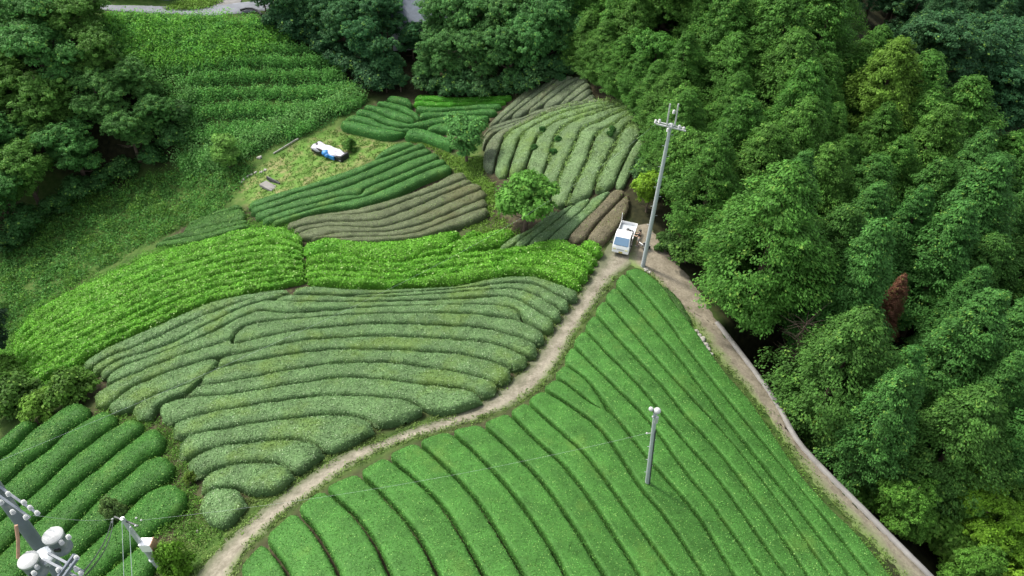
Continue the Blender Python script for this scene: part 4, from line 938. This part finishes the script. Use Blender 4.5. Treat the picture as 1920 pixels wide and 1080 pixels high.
for k, (gx, gy) in enumerate(((236, 1190), (253, 1190))):
    g = H1(gx, gy) - b2_; m = MB(); m.tube([tv + Vector((-.1 + .25 * k, 0, -.25 - .35 * k)), g], .016, 6); m.build('guy_wire', 'wire', r)

# big transformer pole close to the camera
q1_ = at_depth(30, 965, 16.4)
cand = [(abs(((at_depth(122, 1090, d_) - q1_).xy).length), d_) for d_ in np.arange(14, 24, .1)]; q2_ = at_depth(122, 1090, min(cand)[1])
dv = (q1_ - q2_).normalized(); t_ = 0
while (q2_ - dv * t_).z > float(ground((q2_ - dv * t_).x, (q2_ - dv * t_).y)) - .4 and t_ < 60: t_ += .2
b3_ = q2_ - dv * t_; b3_.z = max(b3_.z, float(ground(b3_.x, b3_.y)) - .6)
r = empty('transformer_pole', b3_); tag(r, 'large near concrete pole carrying two grey transformer cans and white insulators', 'utility pole', 'utility poles')
TOPP = q1_ + dv * 1.3
m = MB(); m.tube([(0, 0, 0), (TOPP - b3_) * .5, TOPP - b3_], [.20, .17, .13], 16); m.build('shaft', 'cangrey', r, True)
up_ = Vector((0, 0, 1))
for (px, py, d_) in ((98, 1003, 15.8), (52, 1049, 15.8)):
    c_ = at_depth(px, py, d_) - b3_
    m = MB(); m.lathe(c_ - up_ * .72, [(.16, .1), (.20, .12), (.205, .2), (.195, .22), (.195, .66), (.21, .68), (.21, .71), (.16, .73), (.02, .75)], 22); can = m.build('transformer_can', 'cangrey', r, True)
    m = MB(); m.lathe(c_ + Vector((0, 0, -.03)), [(.215, -.03), (.215, .02), (.18, .05), (.08, .07), (.01, .075)], 22); m.build('can_lid', 'porcelain', can, True)
    for a in (-.5, 2.2):
        m = MB(); insulator(m, c_ + Vector((.23 * math.cos(a), .23 * math.sin(a), -.18)), .6); m.build('bushing', 'porcelain', can, True)
    m = MB(); m.box(c_ + Vector((.08, -.2, -.3)), (.13, .05, .06)); m.build('name_plate', 'black', can)
hub = at_depth(80, 1040, 16.2) - b3_
for a, e_ in (((98, 1003), .0), ((52, 1049), .0)):
    p = at_depth(*a, 15.9) - b3_ - up_ * .35; m = MB(); m.tube([hub - up_ * .2, p], .035, 6); m.tube([hub - up_ * .45, p - up_ * .2], .035, 6); m.build('hanger', 'steel', r)
def arm(a, b_, d0, d1, name='crossarm', rad=.05):
    A_ = at_depth(*a, d0) - b3_; B = at_depth(*b_, d1) - b3_; m = MB(); R = (B - A_).to_track_quat('X', 'Z').to_matrix()
    for off in (-.07, .07): m.box((A_ + B) / 2 + R @ Vector((0, off, 0)), ((B - A_).length, .05, .065), R)
    m.build(name, 'cangrey', r); return A_, B
arm((-60, 880), (62, 966), 15.6, 15.6); arm((86, 1043), (152, 1078), 15.6, 15.4); arm((112, 1085), (142, 1044), 15.3, 15.3)
for (px, py) in ((14, 924), (43, 940), (55, 950), (68, 960), (47, 968), (22, 958), (-10, 905), (142, 1044), (150, 1073), (141, 1066), (108, 1067), (0, 940), (62, 1073), (127, 1005)):
    m = MB(); p = at_depth(px, py, 15.3) - b3_; insulator(m, p - up_ * .1, .55); m.build('insulator', 'porcelain', r, True)
m = MB(); m.tube([at_depth(30, 985, 15.7) - b3_, at_depth(34, 1012, 15.8) - b3_, at_depth(34, 1046, 15.9) - b3_], .036, 8); m.build('cable_cover', 'brown', r, True)
m = MB(); m.lathe(hub - dv * .1, [(.22, -.06), (.25, -.04), (.25, .04), (.22, .06)], 16, dv); m.build('clamp', 'steel', r, True)
P4_L = at_depth(-30, 900, 15.6); P4_R = at_depth(150, 1074, 15.3)

def wire(name, A_, B, sag, rad, mat, label, n=40):
    A_, B = Vector(A_), Vector(B); pts = [A_ + (B - A_) * (k / n) - Vector((0, 0, sag * 4 * (k / n) * (1 - k / n))) for k in range(n + 1)]
    m = MB(); m.tube([p - A_ for p in pts], rad, 5); o = m.build(name, mat); o.location = A_; return tag(o, label, 'wire')
wire('overhead_wire', P2_HOOK, P3_TOP + Vector((.8, 0, -.2)), .8, .003, 'wire', 'thin pale wire from the lamp pole in the field to the short pole')
wire('overhead_wire', at_depth(-40, 880, 15.6), P1_ARM, 1.6, .002, 'wire', 'thin wire from the transformer pole to the tall pole by the truck')
wire('overhead_wire', at_depth(62, 966, 15.3), P3_TOP + Vector((-.4, .1, -.1)), .25, .005, 'wire', 'thin wire between transformer pole crossarm and short pole')
wire('overhead_cable', P4_R + Vector((-.2, 0, -.3)), P3_TOP + Vector((-.55, -.1, -.1)), .3, .02, 'cable', 'black twisted cable between the transformer pole and the short pole, upper one')
wire('overhead_cable', P4_R + Vector((-.3, .1, -.6)), P3_TOP + Vector((-.6, .1, -.25)), .45, .02, 'cable', 'black twisted cable between the transformer pole and the short pole, lower one')

# ---------------------------------------------------------------- the white mini truck
tf, tb_ = H1(1161.5, 481), H1(1179, 431); yaw = math.atan2(tf.y - tb_.y, tf.x - tb_.x); tc = (tf + tb_) / 2
zz = np.mean([float(ground(tc.x + a * math.cos(yaw), tc.y + a * math.sin(yaw))) for a in (-1.1, 0, 1.1)]) + .06
tr = empty('pickup_truck', (tc.x, tc.y, zz), yaw); pitch_t = math.atan2(float(ground(tc.x - 1.2 * math.cos(yaw), tc.y - 1.2 * math.sin(yaw))) - float(ground(tc.x + 1.2 * math.cos(yaw), tc.y + 1.2 * math.sin(yaw))), 2.4)
tr.rotation_euler = (0, pitch_t, yaw)
tag(tr, 'small white flatbed pickup truck parked at the top of the dirt track', 'truck')
m = MB(); m.prism([(1.70, .30), (1.72, .52), (1.70, .86), (1.60, 1.02), (1.16, 1.70), (1.02, 1.78), (.50, 1.79), (.42, 1.72), (.40, .30)], -.72, .72, lambda x, y, z: (x, y * (1 - .10 * max(0, (z - .95) / .85)), z))
cabn = m.build('cab', 'white', tr, True, bevel=.03)
def panel(name, mat, pts, par, thick=.012):
    a, b_, c_, d_ = [Vector(p) for p in pts]; n_ = (b_ - a).cross(d_ - a).normalized() * thick; m = MB(); m.add([a, b_, c_, d_, a + n_, b_ + n_, c_ + n_, d_ + n_], [(3, 2, 1, 0), (4, 5, 6, 7), (0, 1, 5, 4), (1, 2, 6, 5), (2, 3, 7, 6), (3, 0, 4, 7)]); return m.build(name, mat, par)
wsd = (Vector((1.16, 0, 1.70)) - Vector((1.60, 0, 1.02))); nn_ = Vector((wsd.z, 0, -wsd.x)).normalized() * .005
pw = lambda t, y: Vector((1.60, 0, 1.02)) + wsd * t + Vector((0, y, 0)) + nn_
panel('windshield', 'glass', [pw(.07, -.64), pw(.07, .64), pw(.93, .585), pw(.93, -.585)], tr)
m = MB(); m.box((1.60, -.2, 1.075), (.02, .5, .02)); m.box((1.60, .32, 1.075), (.02, .45, .02)); m.build('wiper', 'black', tr)
for s_ in (-1, 1):
    y0, y1 = .722 * s_, .668 * s_; q = [(1.46, y0, 1.04), (.56, y0, 1.04), (.56, y1, 1.62), (1.10, y1, 1.62)]
    panel('side_window', 'black', q if s_ > 0 else q[::-1], tr)
    m = MB(); m.box((1.42, .86 * s_, 1.12), (.07, .16, .2)); m.tube([(1.40, .72 * s_, 1.05), (1.42, .84 * s_, 1.1)], .02, 6); m.build('mirror', 'black', tr, bevel=.02)
    m = MB(); m.box((1.70, .50 * s_, .72), (.05, .26, .16)); m.build('headlight', 'lamp', tr, bevel=.02)
    m = MB(); m.box((-1.715, .60 * s_, .47), (.03, .16, .12)); m.build('tail_lamp', 'brown', tr)
m = MB(); m.box((1.70, 0, .42), (.10, 1.42, .20)); m.build('bumper', 'white', tr, bevel=.03)
m = MB(); m.box((1.757, .05, .45), (.012, .33, .16)); m.build('number_plate', 'tail', tr)
m = MB(); m.box((1.715, 0, .72), (.02, .62, .10)); m.build('grille', 'steel', tr)
m = MB(); m.box((-.66, 0, .60), (2.06, 1.40, .06)); m.build('bed_floor', 'steel', tr)
for s_ in (-1, 1):
    m = MB(); m.box((-.66, .71 * s_, .76), (2.08, .04, .30)); m.build('side_gate', 'white', tr, bevel=.01)
m = MB(); m.box((-1.70, 0, .76), (.04, 1.40, .30)); m.build('tailgate', 'white', tr, bevel=.01)
m = MB()
for y in (-.66, .66): m.tube([(.34, y, .6), (.34, y, 1.72)], .025, 6)
m.tube([(.34, -.66, 1.70), (.34, .66, 1.70)], .025, 6); m.tube([(.34, -.66, 1.3), (.34, .66, 1.3)], .02, 6); m.build('guard_frame', 'white', tr)
m = MB(); m.tube([(-1.66, -.70, .7), (-1.72, -.70, 1.75)], .03, 6); m.build('corner_post', 'white', tr)
m = MB(); m.box((-.3, 0, .45), (2.6, .9, .2)); m.build('chassis', 'black', tr)
for x in (1.05, -.85):
    for s_ in (-1, 1):
        m = MB(); m.lathe((x, .63 * s_ - .075, .26), [(.16, 0), (.25, .01), (.265, .04), (.265, .11), (.25, .14), (.16, .15)], 18, Vector((0, 1, 0))); w_ = m.build('wheel', 'rubber', tr, True)
        m = MB(); m.lathe((x, .63 * s_ - .08, .26), [(.01, 0), (.15, .005), (.15, .155), (.01, .16)], 14, Vector((0, 1, 0))); m.build('rim', 'steel', w_)
TRM = Matrix.Translation((tc.x, tc.y, zz)) @ Matrix.Rotation(yaw, 4, 'Z') @ Matrix.Rotation(pitch_t, 4, 'Y')
def on_truck(o): o.matrix_world = TRM; return o
m = MB(); rr = random.Random(2)
for k in range(10): m.ball((rr.uniform(-.9, -.35), rr.uniform(.05, .5), .72 + rr.uniform(0, .1)), rr.uniform(.12, .2), 8, .7)
tag(on_truck(m.build('cargo_bundle', 'black', None, True)), 'black bundle lying on the bed of the white truck', 'bundle')
m = MB(); m.box((-.35, -.35, .74), (.5, .4, .22)); o = m.build('crate', 'cangrey', None, bevel=.02); tag(on_truck(o), 'pale grey crate on the bed of the white truck', 'crate')

# ---------------------------------------------------------------- person beside the truck
def skin_body(name, verts, edges, mat, parent, sub=1):
    me = bpy.data.meshes.new(name); me.from_pydata([v[0] for v in verts], edges, []); o = bpy.data.objects.new(name, me); COL.objects.link(o)
    md = o.modifiers.new('skin', 'SKIN'); md.use_smooth_shade = True
    for i, v in enumerate(verts): me.skin_vertices[0].data[i].radius = (v[1], v[1] if len(v) < 3 else v[2])
    me.skin_vertices[0].data[0].use_root = True
    sb = o.modifiers.new('sub', 'SUBSURF'); sb.levels = sb.render_levels = sub
    dg = bpy.context.evaluated_depsgraph_get(); nm = bpy.data.meshes.new_from_object(o.evaluated_get(dg)); nm.name = name; bpy.data.objects.remove(o)
    for p in nm.polygons: p.use_smooth = True
    nm.materials.clear(); return link(name, nm, parent, M[mat])
pp = H1(1197, 462); side = Vector((-math.sin(yaw), math.cos(yaw), 0))
pe = empty('person', (pp.x, pp.y, float(ground(pp.x, pp.y)) + .05), yaw + math.radians(-105))
tag(pe, 'person in black shirt and pale shorts standing beside the white truck, reaching to its bed', 'person')
J = [((0, 0, .93), .115, .10), ((0, 0, 1.12), .105, .095), ((0, 0, 1.34), .13, .10), ((0, 0, 1.46), .055), ((0.02, 0, 1.52), .055), ((.03, 0, 1.60), .085, .095), ((.03, 0, 1.68), .07, .08)]
E = [(0, 1), (1, 2), (2, 3), (3, 4), (4, 5), (5, 6)]
def chain(start, pts):
    k = start
    for q in pts:
        J.append(q); E.append((k, len(J) - 1)); k = len(J) - 1
    return k
for s_ in (-1, 1):
    chain(0, [((.0, .10 * s_, .84), .085), ((.05 + .06 * s_, .11 * s_, .48), .055), ((.0 + .10 * s_, .12 * s_, .10), .035), ((.06 + .10 * s_, .12 * s_, .05), .04), ((.17 + .10 * s_, .13 * s_, .035), .03)])
    w_ = chain(2, [((.02, .19 * s_, 1.37), .05), ((.14, .24 * s_, 1.14), .038), ((.36, .20 * s_, 1.08), .026), ((.42, .19 * s_, 1.07), .032, .016)])
    for f_ in range(4): chain(w_, [((.47, (.19 + (f_ - 1.5) * .018) * s_, 1.068), .009), ((.50 + .006 * (1.5 - abs(f_ - 1.5)), (.19 + (f_ - 1.5) * .021) * s_, 1.055), .008)])
    chain(w_, [((.43, (.19 - .045) * s_, 1.065), .009), ((.455, (.19 - .06) * s_, 1.055), .008)])
skin_body('body', J, E, 'skin', pe)
skin_body('shirt', [((0, 0, .95), .135, .12), ((0, 0, 1.15), .125, .115), ((0, 0, 1.36), .15, .12), ((0, 0, 1.455), .07), ((.02, .19, 1.38), .066), ((.09, .225, 1.24), .06), ((.02, -.19, 1.38), .066), ((.09, -.225, 1.24), .06)], [(0, 1), (1, 2), (2, 3), (2, 4), (4, 5), (2, 6), (6, 7)], 'shirt', pe)
skin_body('shorts', [((0, 0, .95), .135, .12), ((0, 0, .86), .13, .11), ((.02, .11, .80), .10), ((.06, .12, .55), .085), ((.02, -.11, .80), .10), ((-.0, -.12, .55), .085)], [(0, 1), (1, 2), (2, 3), (1, 4), (4, 5)], 'shorts', pe)
m = MB(); m.ball((.015, 0, 1.655), .108, 12, 1.0); m.box((.12, 0, 1.66), (.1, .16, .02)); m.build('hair', 'hair', pe, True)
m = MB()
for s_ in (-1, 1): m.box((.10 * s_ + .06, .125 * s_, .035), (.27, .1, .07))
m.build('shoes', 'porcelain', pe, bevel=.02)

# hand cart by the tall pole, marker stick, stones
p = H1(1208, 468); r = empty('hand_cart', p, .6); tag(r, 'small white-framed hand cart with dark wheels at the foot of the tall pole', 'cart')
m = MB(); m.tube([(-.5, .2, .9), (-.25, .2, .45), (.4, .2, .4)], .035, 6); m.tube([(-.5, -.2, .9), (-.25, -.2, .45), (.4, -.2, .4)], .035, 6); m.tube([(-.5, -.2, .9), (-.5, .2, .9)], .035, 6); m.tube([(.4, -.2, .4), (.4, .2, .4)], .035, 6); m.build('frame', 'white', r)
m = MB(); m.box((.1, 0, .5), (.5, .36, .22)); m.build('tray', 'black', r)
for x in (-.1, .3):
    m = MB(); m.lathe((x, -.22, .2), [(.01, 0), (.2, 0), (.2, .07), (.01, .07)], 14, Vector((0, 1, 0))); m.build('wheel', 'rubber', r)
p = H1(1250, 456); m = MB(); m.tube([(0, 0, -.2), (.03, 0, 1.15)], .03, 6); m.ball((.03, 0, 1.2), .06, 8); o = m.build('marker_stick', 'white'); o.location = p; tag(o, 'thin white marker stick at the forest edge right of the tall pole', 'stick')
def stone(name, px, py, s_, mat, label, cat='stone', group=None, seed=1, flat=.6):
    p = H1(px, py); bm = bmesh.new(); bmesh.ops.create_icosphere(bm, subdivisions=3, radius=s_); rr = random.Random(seed)
    for v in bm.verts:
        k = 1 + .16 * math.sin(4 * v.co.x / s_ + seed) + .13 * math.sin(5 * v.co.y / s_ + 2 * seed) + rr.uniform(-.05, .05); v.co *= k; v.co.z *= flat
    me = bpy.data.meshes.new(name); bm.to_mesh(me); bm.free(); o = link(name, me, None, M[mat]); o.location = p + Vector((0, 0, s_ * .15)); o.rotation_euler = (0, 0, seed); return tag(o, label, cat, group)
stone('boulder', 52, 772, .75, 'rock', 'dark grey boulder among bushes at the left edge', 'boulder', seed=3)
for k, (px, py, s_) in enumerate([(1211, 506, .22), (1217, 511, .16), (1306, 622, .2), (1310, 630, .24), (1316, 638, .3), (1322, 648, .26), (1327, 655, .2), (1334, 664, .14)]):
    stone('stone', px, py, s_, 'stone', ('pale stone at the foot of the tall pole, %s' if k < 2 else 'pale broken stone on the farm road beside the tea, %s from the truck') % (['nearer the pole', 'farther from the pole'][k] if k < 2 else ordinal(k - 2)), group='pale stones along the farm road', seed=k + 5)
stone('stone', 373, 995, .17, 'stone', 'flat pale stone beside the bright bush by the track', seed=21, flat=.4)
stone('stone', 487, 296, .3, 'stone', 'small pale stone on the bank edge at the end of the concrete kerb', seed=22)
for k, (px, py) in enumerate([(452, 342), (458, 336), (465, 331), (472, 328), (479, 324), (490, 323), (497, 319)]):
    stone('stone', px, py, .2, 'stone', 'small weathered stone in a line above the concrete slab, %s from the left' % ordinal(k), group='line of stones above the slab', seed=30 + k)

# ---------------------------------------------------------------- covered pile, slab and kerb in the clearing
p = H1(620, 291); a_, b_ = H1(592, 279), H1(648, 297); yw = math.atan2(b_.y - a_.y, b_.x - a_.x); Lp_ = (b_ - a_).length
r = empty('covered_pile', p, yw); tag(r, 'long low pile covered by a white sheet and a blue tarp in the clearing', 'covered pile')
m = MB(); m.box((0, 0, .35), (Lp_ * 1.0, 1.25, .8)); m.box((Lp_ * .46, 0, .5), (.3, 1.2, .75)); m.build('stack', 'black', r, bevel=.05)
nx_, ny_ = 26, 12; V = []; F = []
for i in range(nx_):
    for j in range(ny_):
        u, v = i / (nx_ - 1) * 2 - 1, j / (ny_ - 1) * 2 - 1; ex_ = .08 * math.sin(5 * u + 1) + .05 * math.sin(11 * v)
        V.append((u * Lp_ * .47 + .05 * math.sin(7 * v), v * (.72 + .1 * math.sin(6 * u)), .84 + .12 * math.cos(u * 3.1) * .5 + .05 * math.sin(9 * u + 4 * v) - (.30 + .12 * math.sin(8 * u)) * max(0, abs(v) - .72) / .28 * (1.1 if v < 0 else .8)))
for i in range(nx_ - 1):
    for j in range(ny_ - 1): F.append((i * ny_ + j, (i + 1) * ny_ + j, (i + 1) * ny_ + j + 1, i * ny_ + j + 1))
m = MB(); m.add(V, F); o = m.build('sheet', 'sheet', r, True); o.modifiers.new('t', 'SOLIDIFY').thickness = .02
m = MB(); m.ball((-.05, -.62, .62), .46, 12, .7); m.ball((.28, -.74, .46), .34, 10, .8); m.box((.75, -.74, .42), (1.2, .16, .44)); m.build('tarp', 'tarp', r, True)
c_ = [H1(488, 353), H1(500, 343), H1(521, 349), H1(510, 361)]; p = sum(c_, Vector()) / 4; m = MB(); ang = math.atan2((c_[2] - c_[1]).y, (c_[2] - c_[1]).x)
m.box((0, 0, .12), ((c_[2] - c_[1]).length, (c_[0] - c_[1]).length, .3)); o = m.build('concrete_slab', 'concrete', None, bevel=.03); o.location = p; o.rotation_euler = (0, 0, ang); tag(o, 'square pale concrete slab at the lower end of the clearing', 'slab')
m = MB(); m.box((0, 0, .12), ((c_[2] - c_[1]).length * 1.05, .14, .5)); o = m.build('dark_board', 'rock', None); o.location = (c_[1] + c_[2]) / 2 + Vector((.1, .35, .1)); o.rotation_euler = (0, 0, ang); tag(o, 'dark board standing behind the concrete slab', 'board')
kp = hits(spline([(513, 290), (530, 280), (546, 270), (560, 262), (580, 252), (610, 240), (640, 222), (672, 205)], 4)); o_ = Vector(kp[0]); m = MB(); m.tube([Vector(q) - o_ + Vector((0, 0, .16)) for q in kp[:13]], .085, 6); o = m.build('concrete_kerb', 'stone'); o.location = o_; tag(o, 'pale straight concrete kerb along the foot of the weedy bank', 'kerb')

# ---------------------------------------------------------------- upper road, white house
UP_L = [(150,16),(200,20),(260,24),(320,26),(380,30),(440,26),(480,22),(520,18)]; UP_R = [(150,2),(200,10),(260,11),(320,13),(380,12),(440,6),(480,2),(520,-4)]
M['up'] = M['asphalt']; strip('upper_road', UP_L, UP_R, M['asphalt'], .12, seed=5, rag=.05)
strip('concrete_apron', [(388,13),(420,14),(450,8)], [(396,-30),(430,-30),(470,-30)], M['concrete'], .14, seed=6, rag=.03)
GB = wpoly([(308,14),(330,4),(360,-4),(420,-6),(395,10),(345,15)], 2); tufts('bank_grass', scatter(GB, 420), .5, .5, 16, .22, (.17, .30, .05), 'bright grass bank above the upper road', 'grass', zup=1)
A_, B_2 = H1(186, 10), H1(312, 12); d_ = (B_2 - A_); ang = math.atan2(d_.y, d_.x); r = empty('dark_shed', (A_ + B_2) / 2 + Vector((0, 3.6, -.3)), ang); tag(r, 'low dark blue-grey shed beyond the upper road', 'shed')
m = MB(); m.box((0, 0, 1.3), (d_.length, 4.5, 2.6)); m.build('wall', 'rock', r)
m = MB(); m.box((0, 0, 2.75), (d_.length + .6, 5.2, .2)); m.build('roof', 'roof', r)
for k in range(4):
    m = MB(); m.box((-d_.length / 2 + d_.length * (k + .5) / 4, -2.27, 1.2), (d_.length / 4 - .25, .05, 2.2)); m.build('shutter', 'roof', r)
pts = hits([(452, 24), (462, 21), (474, 21), (484, 25), (492, 32)]); o_ = Vector(pts[0]); m = MB(); m.tube([Vector(q) - o_ + Vector((0, 0, .35)) for q in pts], .16, 8); o = m.build('drain_pipe', 'black', None, True); o.location = o_; tag(o, 'black curved pipe at the end of the upper road', 'pipe')
hb = H1(800, 100); r = empty('house', (hb.x - 1.0, hb.y + 4.5, hb.z + .2), .12); tag(r, 'small white house with blue-grey roof half hidden by the trees', 'house')
m = MB(); m.box((0, 0, 1.9), (8, 6.5, 4.2)); m.build('wall', 'plaster', r)
m = MB(); m.prism([(-4.0, 3.9), (0, 6.0), (4.0, 3.9), (4.0, 3.75), (0, 5.8), (-4.0, 3.75)], -5.0, 5.0, lambda x, y, z: (y, x, z)); rf = m.build('roof', 'roof', r)
for x in (-2.2, .3, 2.6):
    m = MB(); m.box((x, -3.27, 1.6), (1.3, .08, 1.2)); w_ = m.build('window', 'black', r); m = MB(); m.box((x, -3.30, .95), (1.5, .14, .1)); m.build('sill', 'white', w_)
p = H1(828, 132); m = MB(); m.box((0, 0, .7), (1.5, 1.0, 1.5)); o = m.build('garden_shed', 'plaster', None, bevel=.05); o.location = p + Vector((0, 1.2, -.1)); o.rotation_euler = (0, 0, .3); tag(o, 'small white locker standing under the leafy trees below the house', 'locker')
